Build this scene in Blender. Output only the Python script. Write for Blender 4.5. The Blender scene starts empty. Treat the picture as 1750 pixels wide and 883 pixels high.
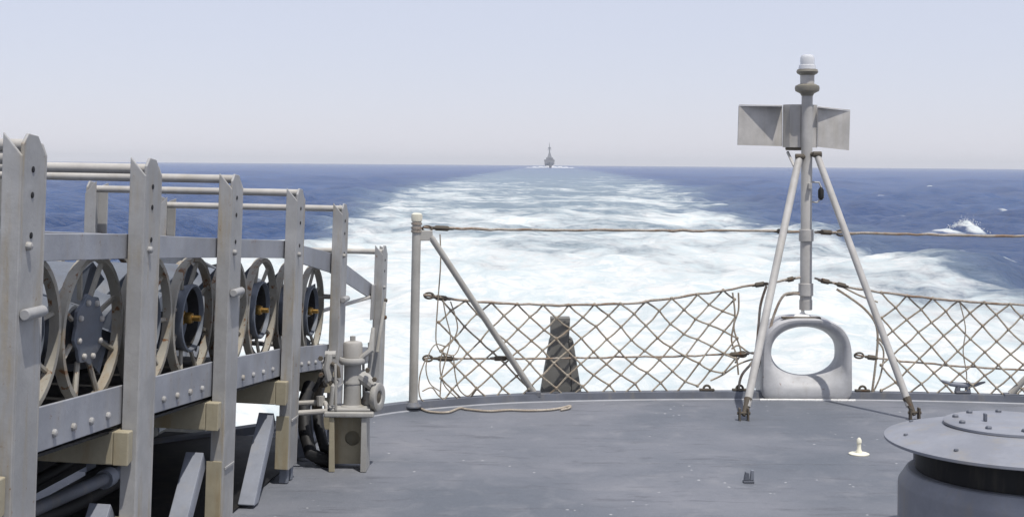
import bpy, math, random
import numpy as np
from mathutils import Matrix, Vector
R = math.radians
random.seed(7)
S = bpy.context.scene
COL = S.collection

# ------------------------------------------------------------------ camera
EYE = 1.55                      # camera height above the deck
F = 2350.0                      # focal length in photograph pixels (about 48 mm)
CX, CY = 875.0, 281.0           # principal point of the (cropped) photograph
ROLL = 0.0078
SEA_Z = -3.2
CAM_R = Vector((math.cos(ROLL), 0, math.sin(ROLL)))
CAM_U = Vector((-math.sin(ROLL), 0, math.cos(ROLL)))
CAM_F = Vector((0, 1, 0))
ORG = Vector((0, 0, EYE))
cam = bpy.data.cameras.new('camera')
camo = bpy.data.objects.new('camera', cam)
COL.objects.link(camo)
m = Matrix.Identity(4)
for i in range(3):
    m[i][0] = CAM_R[i]; m[i][1] = CAM_U[i]; m[i][2] = -CAM_F[i]; m[i][3] = ORG[i]
camo.matrix_world = m
cam.sensor_width = 36; cam.lens = F / 1750 * 36
cam.shift_x = 0.0
cam.shift_y = -(441.5 - CY) / 1750
cam.clip_start = 0.05; cam.clip_end = 60000
S.camera = camo

# ------------------------------------------------------------------ world, sun, exposure
SUN_EL, SUN_AZ = R(68), R(149)          # azimuth clockwise from +Y: behind the camera, to the right
w = bpy.data.worlds.new('World'); S.world = w; w.use_nodes = True
nt = w.node_tree; nt.nodes.clear()
sky = nt.nodes.new('ShaderNodeTexSky'); sky.sky_type = 'NISHITA'
sky.sun_disc = False; sky.sun_elevation = SUN_EL; sky.sun_rotation = SUN_AZ
sky.air_density = 1.0; sky.dust_density = 0.25; sky.ozone_density = 1.0; sky.altitude = 0
tint = nt.nodes.new('ShaderNodeMix'); tint.data_type = 'RGBA'; tint.blend_type = 'MULTIPLY'
tint.inputs[0].default_value = 1.0
tint.inputs[7].default_value = (1.05, .95, 1.05, 1)
bg = nt.nodes.new('ShaderNodeBackground'); bg.inputs[1].default_value = 0.13
wo = nt.nodes.new('ShaderNodeOutputWorld')
nt.links.new(sky.outputs[0], tint.inputs[6])
veil = nt.nodes.new('ShaderNodeMix'); veil.data_type = 'RGBA'; veil.inputs[0].default_value = .80      # thin even haze over the whole sky
veil.inputs[7].default_value = (5.2, 5.45, 6.4, 1)
nt.links.new(tint.outputs[2], veil.inputs[6])
nt.links.new(veil.outputs[2], bg.inputs[0])
nt.links.new(bg.outputs[0], wo.inputs[0])
sun = bpy.data.lights.new('sun', 'SUN'); suno = bpy.data.objects.new('sun', sun); COL.objects.link(suno)
sun.energy = 3.9; sun.angle = R(0.53); sun.color = (1.0, 0.96, 0.9)
sd = Vector((math.sin(SUN_AZ) * math.cos(SUN_EL), math.cos(SUN_AZ) * math.cos(SUN_EL), math.sin(SUN_EL)))
suno.rotation_euler = sd.to_track_quat('Z', 'Y').to_euler(); suno.location = sd * 50
S.view_settings.view_transform = 'Standard'; S.view_settings.look = 'None'
S.view_settings.exposure = 0.0; S.view_settings.gamma = 1.0; S.view_settings.use_curve_mapping = False
S.render.engine = 'CYCLES'
S.cycles.max_bounces = 6; S.cycles.volume_bounces = 0; S.cycles.use_denoising = True
S.cycles.caustics_reflective = False; S.cycles.caustics_refractive = False

# ------------------------------------------------------------------ building helpers
def ray(px, py):
    return (CAM_F + CAM_R * ((px - CX) / F) - CAM_U * ((py - CY) / F))
def at_y(px, py, Y):
    d = ray(px, py); return ORG + d * (Y / d.y)
def at_z(px, py, z):
    d = ray(px, py); return ORG + d * ((z - EYE) / d.z)
def proj(p):
    q = Vector(p) - ORG
    return (CX + F * q.dot(CAM_R) / q.dot(CAM_F), CY - F * q.dot(CAM_U) / q.dot(CAM_F))

class MB:
    def __init__(s): s.v = []; s.f = []; s.sm = []
    def add(s, vs, fs, smooth=False):
        b = len(s.v); s.v += [tuple(v) for v in vs]
        for f in fs: s.f.append([i + b for i in f]); s.sm.append(smooth)
        return s
    def box(s, lo, hi, M=None):
        (a, b, c), (d, e, f) = lo, hi
        vs = [Vector(p) for p in ((a,b,c),(d,b,c),(d,e,c),(a,e,c),(a,b,f),(d,b,f),(d,e,f),(a,e,f))]
        if M: vs = [M @ v for v in vs]
        return s.add(vs, [(0,3,2,1),(4,5,6,7),(0,1,5,4),(1,2,6,5),(2,3,7,6),(3,0,4,7)])
    def prism(s, poly, d):
        """poly: list of 3D points (planar), d: thickness vector"""
        n = len(poly); d = Vector(d)
        vs = [Vector(p) for p in poly] + [Vector(p) + d for p in poly]
        fs = [list(range(n))[::-1], list(range(n, 2*n))] + [(i, (i+1) % n, n + (i+1) % n, n + i) for i in range(n)]
        return s.add(vs, fs)
    def tube(s, pts, r, n=10, cap=True, closed=False, up=None):
        pts = [Vector(p) for p in pts]; k = len(pts)
        rs = r if isinstance(r, (list, tuple)) else [r] * k
        vs = []; prev = None
        for i, p in enumerate(pts):
            if closed: t = pts[(i+1) % k] - pts[i-1]
            else: t = pts[min(i+1, k-1)] - pts[max(i-1, 0)]
            if t.length < 1e-9: t = Vector((0,0,1))
            t.normalize()
            if prev is None:
                a = Vector((0,0,1)) if abs(t.z) < .9 else Vector((1,0,0))
                a = (a - t * a.dot(t)).normalized()
            else:
                a = prev - t * prev.dot(t)
                a = a.normalized() if a.length > 1e-6 else Vector((1,0,0))
            prev = a; b = t.cross(a)
            for j in range(n):
                an = 2*math.pi*j/n
                vs.append(p + (a*math.cos(an) + b*math.sin(an)) * rs[i])
        fs = []
        for i in range(k if closed else k-1):
            for j in range(n):
                i2 = (i+1) % k
                fs.append((i*n+j, i*n+(j+1) % n, i2*n+(j+1) % n, i2*n+j))
        s.add(vs, fs, n > 4)
        if cap and not closed:
            b = len(s.v) - len(vs)
            s.f.append([b+j for j in range(n)][::-1]); s.sm.append(False)
            s.f.append([b+(k-1)*n+j for j in range(n)]); s.sm.append(False)
        return s
    def lathe(s, prof, M=None, n=32, smooth=True, closed=False):
        """prof: (r, h) list revolved about local z"""
        vs = []; k = len(prof)
        for r, h in prof:
            for j in range(n):
                a = 2*math.pi*j/n; vs.append(Vector((r*math.cos(a), r*math.sin(a), h)))
        if M: vs = [M @ v for v in vs]
        fs = []
        for i in range(k if closed else k-1):
            i2 = (i+1) % k
            for j in range(n): fs.append((i*n+j, i*n+(j+1) % n, i2*n+(j+1) % n, i2*n+j))
        return s.add(vs, fs, smooth)
    def build(s, name, mat, parent=None, bevel=0, seg=2, loc=None, auto=35):
        me = bpy.data.meshes.new(name); me.from_pydata(s.v, [], s.f)
        me.polygons.foreach_set('use_smooth', s.sm)
        me.validate(); me.update()
        if mat: me.materials.append(mat)
        if any(s.sm) and auto: me.set_sharp_from_angle(angle=R(auto))
        o = bpy.data.objects.new(name, me); COL.objects.link(o)
        if parent: o.parent = parent
        if loc: o.location = loc
        if bevel:
            b = o.modifiers.new('bevel', 'BEVEL'); b.width = bevel; b.segments = seg; b.limit_method = 'ANGLE'; b.angle_limit = R(40)
        return o
def tag(o, label=None, cat=None, group=None, kind=None):
    if label: o['label'] = label
    if cat: o['category'] = cat
    if group: o['group'] = group
    if kind: o['kind'] = kind
    return o
def empty(name, M, label, cat, group=None):
    o = bpy.data.objects.new(name, None); COL.objects.link(o)
    if isinstance(M, Matrix): o.matrix_world = M
    else: o.location = M
    o.empty_display_size = .1
    return tag(o, label, cat, group)
def rotz_to(d):                    # matrix turning local z to direction d
    return Vector(d).to_track_quat('Z', 'Y').to_matrix().to_4x4()
def lerp(x, xs, ys): return float(np.interp(x, xs, ys))

# ------------------------------------------------------------------ materials
def nodes(name):
    mt = bpy.data.materials.new(name); mt.use_nodes = True
    t = mt.node_tree; p = t.nodes['Principled BSDF']
    return mt, t, p
def N(t, kind, **kw):
    n = t.nodes.new(kind)
    for k, v in kw.items():
        if k.startswith('i_'): n.inputs[k[2:].replace('_', ' ')].default_value = v
        else: setattr(n, k, v)
    return n
def mixc(t, fac, a, b, mode='MIX'):
    n = t.nodes.new('ShaderNodeMix'); n.data_type = 'RGBA'; n.blend_type = mode
    for sock, v in ((n.inputs[0], fac), (n.inputs[6], a), (n.inputs[7], b)):
        if isinstance(v, bpy.types.NodeSocket): t.links.new(v, sock)
        elif isinstance(v, (int, float)): sock.default_value = v
        else: sock.default_value = (*v, 1) if len(v) == 3 else v
    return n.outputs[2]
def math_n(t, op, a, b=None, c=None, clamp=False):
    n = t.nodes.new('ShaderNodeMath'); n.operation = op; n.use_clamp = clamp
    for i, v in enumerate((a, b, c)):
        if v is None: continue
        if isinstance(v, bpy.types.NodeSocket): t.links.new(v, n.inputs[i])
        else: n.inputs[i].default_value = v
    return n.outputs[0]
def ramp(t, fac, lo, hi):
    n = t.nodes.new('ShaderNodeMapRange'); n.interpolation_type = 'SMOOTHSTEP'
    t.links.new(fac, n.inputs[0]); n.inputs[1].default_value = lo; n.inputs[2].default_value = hi
    return n.outputs[0]
def coords(t, scale=(1, 1, 1)):
    tc = t.nodes.new('ShaderNodeTexCoord'); oi = t.nodes.new('ShaderNodeObjectInfo')
    mu = t.nodes.new('ShaderNodeVectorMath'); mu.operation = 'MULTIPLY'
    t.links.new(tc.outputs['Object'], mu.inputs[0]); mu.inputs[1].default_value = scale
    ad = t.nodes.new('ShaderNodeVectorMath'); ad.operation = 'ADD'
    sc = t.nodes.new('ShaderNodeVectorMath'); sc.operation = 'SCALE'; sc.inputs[0].default_value = (17, 31, 23)
    t.links.new(oi.outputs['Random'], sc.inputs['Scale'])
    t.links.new(mu.outputs[0], ad.inputs[0]); t.links.new(sc.outputs[0], ad.inputs[1])
    return ad.outputs[0]
def noise(t, vec, scale, detail=6, rough=.6, dist=0):
    n = N(t, 'ShaderNodeTexNoise'); t.links.new(vec, n.inputs['Vector'])
    n.inputs['Scale'].default_value = scale; n.inputs['Detail'].default_value = detail
    n.inputs['Roughness'].default_value = rough; n.inputs['Distortion'].default_value = dist
    return n.outputs['Fac']
def paint(name, col, rust=.25, rough=.55, dirt=.25, rustcol=(.16, .07, .025), stain=(.30, .25, .16), bump=.25, metal=0, scale=1.0, chip=.72):
    """weathered paint: patchy tone, vertical grime, rust freckles, chips, brush bump"""
    mt, t, p = nodes(name)
    v = coords(t); vs = coords(t, (6, 6, .9))
    n1 = noise(t, v, 5*scale, 8, .6); n2 = noise(t, vs, 2.2*scale, 6, .65); n3 = noise(t, v, 26*scale, 6, .7, .4); n4 = noise(t, v, 90*scale, 3, .6)
    c = mixc(t, ramp(t, n1, .35, .68), [x*.86 for x in col], [min(1, x*1.12) for x in col])
    g = math_n(t, 'MULTIPLY', ramp(t, n2, .48, .74), dirt)
    c = mixc(t, g, c, stain)
    rm = ramp(t, math_n(t, 'ADD', n3, math_n(t, 'MULTIPLY', n2, .35)), chip + .16, chip + .24)
    c = mixc(t, math_n(t, 'MULTIPLY', rm, rust * 3, clamp=True), c, rustcol)
    c = mixc(t, math_n(t, 'MULTIPLY', ramp(t, n4, .3, .75), .12), c, [x*.6 for x in col])
    t.links.new(c, p.inputs['Base Color'])
    r = math_n(t, 'MULTIPLY_ADD', n1, .25, rough - .12); t.links.new(r, p.inputs['Roughness'])
    p.inputs['Metallic'].default_value = metal
    p.inputs['Specular IOR Level'].default_value = .35
    b = N(t, 'ShaderNodeBump'); b.inputs['Strength'].default_value = bump; b.inputs['Distance'].default_value = .004
    t.links.new(math_n(t, 'ADD', math_n(t, 'MULTIPLY', n4, .35), n3), b.inputs['Height']); t.links.new(b.outputs[0], p.inputs['Normal'])
    return mt
M = {}
M['rack'] = paint('rack_grey', (.345, .342, .335), rust=.28, dirt=.75, chip=.655, stain=(.30, .235, .13))
M['rack2'] = paint('rack_plate_grey', (.30, .31, .335), chip=.66, rust=.25, dirt=.22)
M['khaki'] = paint('stained_primer', (.37, .33, .235), rust=.6, dirt=.6, stain=(.26, .17, .07))
M['strut'] = paint('strut_grey', (.20, .215, .25), rust=.2, dirt=.2)
M['charge'] = paint('charge_grey', (.13, .145, .17), rust=.35, dirt=.35, stain=(.10, .08, .06))
M['hoop'] = paint('hoop_grey', (.31, .29, .245), rust=.5, dirt=.55, stain=(.24, .15, .06), chip=.6)
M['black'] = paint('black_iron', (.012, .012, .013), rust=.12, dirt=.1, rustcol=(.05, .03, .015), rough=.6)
M['rustiron'] = paint('rusty_iron', (.105, .09, .07), rust=.35, dirt=.5, stain=(.09, .055, .03), rustcol=(.12, .06, .03), chip=.6, rough=.8)
M['brass'] = paint('brass', (.42, .26, .08), rust=.1, dirt=.5, rough=.35, metal=.9, stain=(.2, .1, .03))
M['collar'] = paint('collar_olive', (.21, .195, .16), rust=.25, dirt=.4)
M['pipe'] = paint('pipe_grey', (.44, .42, .385), rust=.2, dirt=.35)
M['mast'] = paint('mast_grey', (.45, .435, .41), rust=.15, dirt=.25)
M['panel'] = paint('panel_grey', (.47, .45, .42), rust=.12, dirt=.25)
M['white'] = paint('white_paint', (.80, .79, .76), rust=.05, dirt=.15)
M['cream'] = paint('cream_paint', (.74, .71, .58), rust=.1, dirt=.25)
M['chock'] = paint('chock_grey', (.45, .45, .455), rust=.3, dirt=.35, rough=.52, bump=.4, chip=.66, stain=(.28, .26, .23))
M['wood'] = paint('weathered_wood', (.165, .162, .15), rust=.05, dirt=.2, rough=.85, stain=(.12, .105, .08), bump=.3)
M['stanch'] = paint('stanchion_grey', (.40, .385, .35), rust=.3, dirt=.35)
M['coam'] = paint('coaming_grey', (.13, .14, .165), rust=.2, dirt=.25)
M['vent'] = paint('vent_grey', (.235, .245, .275), rust=.3, dirt=.35, scale=.7, rough=.5)
M['gear'] = paint('gear_grey', (.37, .36, .335), rust=.35, dirt=.4, chip=.66)
M['ship'] = paint('far_ship_grey', (.20, .21, .235), rust=.05, dirt=.1, scale=.05, bump=0)
M['hull'] = paint('hull_grey', (.25, .26, .28), rust=.2, dirt=.2, scale=.4)

def rope_mat(name, col, col2):
    mt, t, p = nodes(name)
    v = coords(t); n1 = noise(t, v, 9, 5, .7); n2 = noise(t, v, 160, 2, .5)
    c = mixc(t, ramp(t, n1, .4, .65), col, col2); c = mixc(t, ramp(t, n2, .4, .7), c, [x*.5 for x in col])
    t.links.new(c, p.inputs['Base Color']); p.inputs['Roughness'].default_value = .9
    b = N(t, 'ShaderNodeBump'); b.inputs['Strength'].default_value = .6; b.inputs['Distance'].default_value = .003
    t.links.new(n2, b.inputs['Height']); t.links.new(b.outputs[0], p.inputs['Normal'])
    return mt
M['net'] = rope_mat('net_rope', (.42, .37, .295), (.28, .21, .145))
M['wire'] = rope_mat('served_wire', (.42, .37, .31), (.24, .15, .09))
M['manila'] = rope_mat('pale_rope', (.50, .44, .36), (.36, .30, .23))

def deck_mat():
    mt, t, p = nodes('deck_paint')
    tc = N(t, 'ShaderNodeTexCoord'); v = tc.outputs['Object']
    big = noise(t, v, .9, 5, .6, .3); mid = noise(t, v, 4, 8, .65, .5); fine = noise(t, v, 60, 4, .7); grit = noise(t, v, 420, 2, .6)
    mp = N(t, 'ShaderNodeMapping'); t.links.new(v, mp.inputs[0]); mp.inputs['Scale'].default_value = (.8, 3.5, 1); mp.inputs['Rotation'].default_value = (0, 0, .35)
    scuff = noise(t, mp.outputs[0], 3.2, 10, .75, .6)
    c = mixc(t, ramp(t, big, .3, .7), (.115, .128, .150), (.188, .194, .216))
    c = mixc(t, math_n(t, 'MULTIPLY', ramp(t, mid, .5, .72), .35), c, (.27, .27, .285))
    c = mixc(t, math_n(t, 'MULTIPLY', ramp(t, scuff, .53, .66), .75), c, (.095, .10, .115))
    wear = noise(t, mp.outputs[0], 7.5, 12, .8, .3)
    c = mixc(t, math_n(t, 'MULTIPLY', ramp(t, wear, .60, .70), .55), c, (.30, .30, .31))
    c = mixc(t, math_n(t, 'MULTIPLY', ramp(t, fine, .56, .74), .4), c, (.31, .31, .32))
    c = mixc(t, math_n(t, 'MULTIPLY', ramp(t, grit, .52, .70), .30), c, (.085, .09, .10))
    # paint drips and salt flecks in patches
    vo = N(t, 'ShaderNodeTexVoronoi'); t.links.new(v, vo.inputs['Vector']); vo.inputs['Scale'].default_value = 11; vo.inputs['Randomness'].default_value = 1
    fl = math_n(t, 'SUBTRACT', 1, ramp(t, math_n(t, 'ADD', vo.outputs['Distance'], math_n(t, 'MULTIPLY', noise(t, v, 70, 3, .6), .22)), .155, .205))
    fl = math_n(t, 'MULTIPLY', fl, ramp(t, noise(t, v, 1.3, 3, .5), .50, .58))
    c = mixc(t, math_n(t, 'MULTIPLY', fl, .75), c, (.62, .62, .62))
    ru = math_n(t, 'MULTIPLY', ramp(t, noise(t, v, 14, 8, .8, .3), .70, .78), .6)
    c = mixc(t, ru, c, (.13, .095, .075))
    t.links.new(c, p.inputs['Base Color'])
    t.links.new(math_n(t, 'MULTIPLY_ADD', mid, .35, .38), p.inputs['Roughness']); p.inputs['Specular IOR Level'].default_value = .3
    b = N(t, 'ShaderNodeBump'); b.inputs['Strength'].default_value = .6; b.inputs['Distance'].default_value = .005
    t.links.new(math_n(t, 'ADD', math_n(t, 'MULTIPLY', grit, .6), math_n(t, 'ADD', fine, mid)), b.inputs['Height']); t.links.new(b.outputs[0], p.inputs['Normal'])
    return mt
M['deck'] = deck_mat()

def glass_mat():
    mt, t, p = nodes('lamp_glass')
    p.inputs['Base Color'].default_value = (.86, .87, .88, 1); p.inputs['Roughness'].default_value = .18
    p.inputs['Transmission Weight'].default_value = .35; p.inputs['IOR'].default_value = 1.45
    return mt
M['glass'] = glass_mat()

def sea_mat():
    mt = bpy.data.materials.new('sea_water'); mt.use_nodes = True; t = mt.node_tree; t.nodes.clear()
    tc = N(t, 'ShaderNodeTexCoord'); v = tc.outputs['Object']
    at = N(t, 'ShaderNodeAttribute', attribute_name='foam'); cov = at.outputs['Fac']
    ae = N(t, 'ShaderNodeAttribute', attribute_name='aerated'); aer = ae.outputs['Fac']
    # ripples
    mp = N(t, 'ShaderNodeMapping'); t.links.new(v, mp.inputs[0]); mp.inputs['Scale'].default_value = (.75, 1.25, 1); mp.inputs['Rotation'].default_value = (0, 0, .5)
    r0 = noise(t, mp.outputs[0], .11, 6, .6, .8); r1 = noise(t, mp.outputs[0], .45, 10, .66, .6); r2 = noise(t, mp.outputs[0], 1.7, 8, .65, .4)
    hgt = math_n(t, 'ADD', math_n(t, 'MULTIPLY', r0, 3.2), math_n(t, 'ADD', math_n(t, 'MULTIPLY', r1, 1.3), math_n(t, 'MULTIPLY', r2, .8)))
    b = N(t, 'ShaderNodeBump'); b.inputs['Strength'].default_value = 1.0; b.inputs['Distance'].default_value = 1.0
    t.links.new(hgt, b.inputs['Height'])
    # water: upwelling blue under a wavy mirror
    big = noise(t, v, .02, 4, .5)
    c = mixc(t, ramp(t, big, .35, .65), (.022, .077, .240), (.035, .108, .300))
    c = mixc(t, aer, c, (.32, .43, .475))
    df = N(t, 'ShaderNodeBsdfDiffuse'); t.links.new(c, df.inputs[0]); t.links.new(b.outputs[0], df.inputs['Normal'])
    gl = N(t, 'ShaderNodeBsdfGlossy'); gl.inputs['Roughness'].default_value = .22; t.links.new(b.outputs[0], gl.inputs['Normal'])
    fr = N(t, 'ShaderNodeFresnel'); fr.inputs['IOR'].default_value = 1.33; t.links.new(b.outputs[0], fr.inputs['Normal'])
    ff = math_n(t, 'MINIMUM', math_n(t, 'MULTIPLY', fr.outputs[0], .60), .46)
    wm = N(t, 'ShaderNodeMixShader'); t.links.new(ff, wm.inputs[0]); t.links.new(df.outputs[0], wm.inputs[1]); t.links.new(gl.outputs[0], wm.inputs[2])
    # foam
    mp2 = N(t, 'ShaderNodeMapping'); t.links.new(v, mp2.inputs[0]); mp2.inputs['Scale'].default_value = (1.0, .62, 1)
    f1 = noise(t, mp2.outputs[0], .16, 12, .68, 1.2); f2 = noise(t, mp2.outputs[0], .9, 10, .7, .8)
    fn = math_n(t, 'ADD', math_n(t, 'MULTIPLY', f1, .6), math_n(t, 'MULTIPLY', f2, .4))
    fm = ramp(t, math_n(t, 'SUBTRACT', math_n(t, 'MULTIPLY_ADD', cov, .62, .215), fn), -.10, .17)
    fcol = mixc(t, ramp(t, f2, .35, .7), (.47, .53, .54), (.70, .685, .655))
    fd = N(t, 'ShaderNodeBsdfDiffuse'); t.links.new(fcol, fd.inputs[0])
    b2 = N(t, 'ShaderNodeBump'); b2.inputs['Strength'].default_value = .35; b2.inputs['Distance'].default_value = .6
    t.links.new(f2, b2.inputs['Height']); t.links.new(b2.outputs[0], fd.inputs['Normal'])
    mx = N(t, 'ShaderNodeMixShader'); t.links.new(fm, mx.inputs[0]); t.links.new(wm.outputs[0], mx.inputs[1]); t.links.new(fd.outputs[0], mx.inputs[2])
    out = N(t, 'ShaderNodeOutputMaterial'); t.links.new(mx.outputs[0], out.inputs[0])
    return mt
M['sea'] = sea_mat()
def foam_mat():
    mt, t, p = nodes('foam'); v = coords(t)
    c = mixc(t, noise(t, v, .8, 6, .6), (.55, .57, .6), (.68, .68, .68)); t.links.new(c, p.inputs['Base Color']); p.inputs['Roughness'].default_value = .95
    return mt
M['foam'] = foam_mat()

# ------------------------------------------------------------------ sea
def make_sea():
    rng = np.random.default_rng(3)
    th = np.concatenate([np.linspace(-180, -32, 60, endpoint=False), np.linspace(-32, 32, 680), np.linspace(32, 180, 61)[1:-1]])
    H = EYE - SEA_Z
    # radii: dense near, about one row per third of a pixel further out
    r = [4.0, 7.0, 10.0]; 
    while r[-1] < 9200:
        x = r[-1]; r.append(x + min(max(.16, x*x*.30/(H*F) ), .05*x))
    r = np.array(r)
    TH, RR = np.meshgrid(np.radians(th), r)
    X = RR*np.sin(TH); Y = RR*np.cos(TH)
    dr = np.gradient(r)[:, None]; dth = np.radians(np.gradient(th))[None, :]
    sp = np.maximum(dr*.8, RR*dth)
    Z = np.zeros_like(X)
    xc = 1.9 + .0277*(Y - 9)
    hr_ = np.interp(Y, [0, 27, 57, 77, 93, 108, 131, 162, 285, 620, 1000, 1500], [14, 15, 16.2, 18.6, 18.2, 14.6, 16, 18.5, 26, 32, 36, 38])
    hl_ = np.interp(Y, [0, 27, 57, 86, 131, 186, 314, 620, 1000, 1500], [20, 21, 19, 16, 20, 24.5, 31, 34, 36, 38])
    half = np.where(X > xc, hr_, hl_)
    dx = np.abs(X - xc)
    ed = (half - dx) / np.where(X > xc, 1.9 + .08*half, 1.0 + .07*half)
    # a ragged edge from low-frequency lobes
    lob = sum(np.sin(X*k1 + Y*k2 + ph)*a for k1, k2, ph, a in ((.31,.11,1,.5),(.13,-.22,2,.5),(.6,.27,.3,.35),(.9,-.5,4,.3),(1.7,.8,2,.25),(.05,.09,3,.4)))
    ins = 1/(1+np.exp(-np.clip(ed*1.6 + lob*.9, -40, 40)))
    ins = np.where((Y > 5), ins, 0)
    lam = np.geomspace(.9, 48, 70); wind = R(-62)
    for L in lam:
        d = wind + rng.normal(0, .55); k = 2*math.pi/L; ph = rng.uniform(0, 6.28)
        a = .034*L/(2*math.pi)*(1.6 if L < 4 else 1.7 if L < 14 else .9)
        att = np.clip((L/sp - 2.5)/3, 0, 1)
        arg = k*(X*math.sin(d) + Y*math.cos(d)) + ph
        s = np.sin(arg); Z += a*att*(s + .25*np.sin(2*arg + 1.57))*(1 - .72*ins)
    # turbulence in the wake
    tz = np.zeros_like(X)
    for L in np.geomspace(.8, 9, 26):
        d = rng.uniform(0, 6.28); k = 2*math.pi/L
        att = np.clip((L/sp - 2.5)/3, 0, 1)
        tz += .03*L/6.28*.9*att*np.sin(k*(X*math.sin(d)+Y*math.cos(d)) + rng.uniform(0, 6.28))
    Z += tz*ins*np.clip(1.4 - Y/300, .2, 1.2)
    # crests of the diverging stern waves along both wake edges
    for sgn in (1, -1):
        cr = np.exp(-((sgn*(X-xc) - half*1.0)/2.4)**2) * np.interp(Y, [20, 50, 100, 180, 400], [.15, .25, .22, .15, 0])
        Z += cr*(.75 + .25*lob)
    # foam coverage: dense near, breaking up and fading astern
    dens = np.interp(Y, [0, 30, 60, 100, 160, 240, 330, 450, 700, 1300, 2500], [.80, .77, .70, .63, .555, .48, .42, .33, .21, .10, .0])
    core = 1 - .24*np.exp(-((X-xc)/(half*.55))**2)*np.clip((Y-60)/60, 0, 1)
    foam = ins*dens*core*(1 - .18*np.clip((X-xc-8)/12, 0, 1)*np.clip(1.6-Y/90, 0, 1)) + .10*ins*lob*np.clip(Y/120, 0, 1)
    rim = np.exp(-((dx - half*.86)/(.12*half+.8))**2)*np.clip(1.2-Y/420, 0, 1)
    foam = np.maximum(foam, rim*.68*ins**.5*np.clip(1.15 - Y/900, 0, 1))
    aer = ins*np.interp(Y, [0, 60, 200, 450, 800, 1600, 3000], [.95, .9, .8, .66, .46, .26, 0])
    # breaking crests away from the wake
    def cap(px, py, wpx, hpx, amp, strength=.8):
        nonlocal Z, foam
        p = at_z(px, py, SEA_Z)
        a = (X-p.x); c = (Y-p.y); sx = wpx/F*p.y; sy = hpx
        g = np.exp(-(a/sx)**2 - (c/sy)**2); lump = .85 + .15*np.sin(a*3.1+1)*np.cos(c*2.3) + .10*np.sin(a*7.7+.4)
        Z *= 1 - .85*np.exp(-(a/9)**2 - ((c+6)/14)**2)*(1 if amp > .7 else 0)
        Z += amp*g*lump; foam = np.maximum(foam, np.clip(g*1.25, 0, 1)*strength)
    cap(1650, 401, 22, 1.8, .72, .72); cap(1618, 404, 30, 1.6, .30, .62); cap(1668, 404, 16, 1.5, .42, .66); cap(1625, 424, 34, 2.0, .06, .52); cap(1590, 408, 26, 1.5, .12, .5); cap(1690, 395, 60, 5, .35, 0)
    cap(1588, 323, 9, 3, .4); cap(1110, 312, 10, 4, .4); cap(405, 340, 10, 2.2, .3, .6); cap(340, 402, 16, 2, .25, .6); cap(1700, 345, 7, 2, .3, .5); cap(1480, 350, 7, 2, .2, .45); cap(1540, 372, 12, 2.4, .2, .5); cap(1725, 372, 14, 2.4, .2, .48); cap(1500, 338, 10, 3, .3, .5); cap(1660, 330, 12, 4, .3, .5); cap(1720, 450, 30, 2, .12, .5); cap(1690, 440, 20, 1.6, .15, .55)
    Z += SEA_Z
    nr, nt_ = X.shape
    co = np.stack([X, Y, Z], -1).reshape(-1, 3)
    idx = np.arange(nr*nt_).reshape(nr, nt_)
    a = idx[:-1]; b_ = np.roll(idx, -1, 1)[:-1]; c = np.roll(idx, -1, 1)[1:]; d = idx[1:]
    q = np.stack([a, d, c, b_], -1).reshape(-1, 4)
    me = bpy.data.meshes.new('sea')
    me.vertices.add(len(co)); me.vertices.foreach_set('co', co.astype(np.float32).ravel())
    me.loops.add(q.size); me.loops.foreach_set('vertex_index', q.astype(np.int32).ravel())
    me.polygons.add(len(q)); me.polygons.foreach_set('loop_start', np.arange(0, q.size, 4, dtype=np.int32))
    me.polygons.foreach_set('use_smooth', np.ones(len(q), dtype=bool))
    for nm, ar in (('foam', foam), ('aerated', aer)):
        at = me.attributes.new(nm, 'FLOAT', 'POINT'); at.data.foreach_set('value', ar.astype(np.float32).ravel())
    me.update(calc_edges=True)
    me.materials.append(M['sea'])
    o = bpy.data.objects.new('sea', me); COL.objects.link(o)
    tag(o, 'deep blue choppy sea with a broad white wake trailing astern', kind='structure')
    print('sea tris', 2*len(q))
make_sea()

# ------------------------------------------------------------------ deck, coaming and hull
EDGE_X = [-3.6, -3.35, -2.95, -2.45, -2.0, -1.6, -1.25, -.9, -.64, -.1, .48, 1.2, 1.97, 2.7, 3.4, 4.2, 4.9, 5.5, 6.2, 6.8, 7.3]
EDGE_Y = [1.0, 4.0, 5.7, 6.75, 7.3, 7.7, 8.03, 8.40, 8.64, 8.92, 9.06, 9.15, 9.18, 9.16, 9.08, 8.9, 8.6, 8.1, 7.0, 4.5, 1.0]
def smooth_curve(xs, ys, n=90):
    # parametric Catmull-Rom through the points
    P = [Vector((x, y)) for x, y in zip(xs, ys)]; out = []
    for i in range(len(P)-1):
        p0, p1, p2, p3 = P[max(i-1, 0)], P[i], P[i+1], P[min(i+2, len(P)-1)]
        for k in range(6):
            t = k/6
            out.append(.5*((2*p1) + (p2-p0)*t + (2*p0-5*p1+4*p2-p3)*t*t + (3*p1-p0-3*p2+p3)*t**3))
    out.append(P[-1]); return out
EDGE = smooth_curve(EDGE_X, EDGE_Y)
def edge_y(x):
    return lerp(x, [p.x for p in EDGE], [p.y for p in EDGE])
def offset_edge(d):
    out = []
    for i, p in enumerate(EDGE):
        t = (EDGE[min(i+1, len(EDGE)-1)] - EDGE[max(i-1, 0)]).normalized()
        out.append(p + Vector((-t.y, t.x))*d)      # outward = left of travel
    return out
mb = MB()
back = [Vector((7.3, -3)), Vector((-3.6, -3))]
poly = [Vector((p.x, p.y, 0)) for p in EDGE] + [Vector((b.x, b.y, 0)) for b in back]
mb.prism(poly[::-1], (0, 0, -.02))
deck = mb.build('deck', M['deck']); tag(deck, 'worn blue grey painted steel deck curving round the stern', kind='structure')
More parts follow.
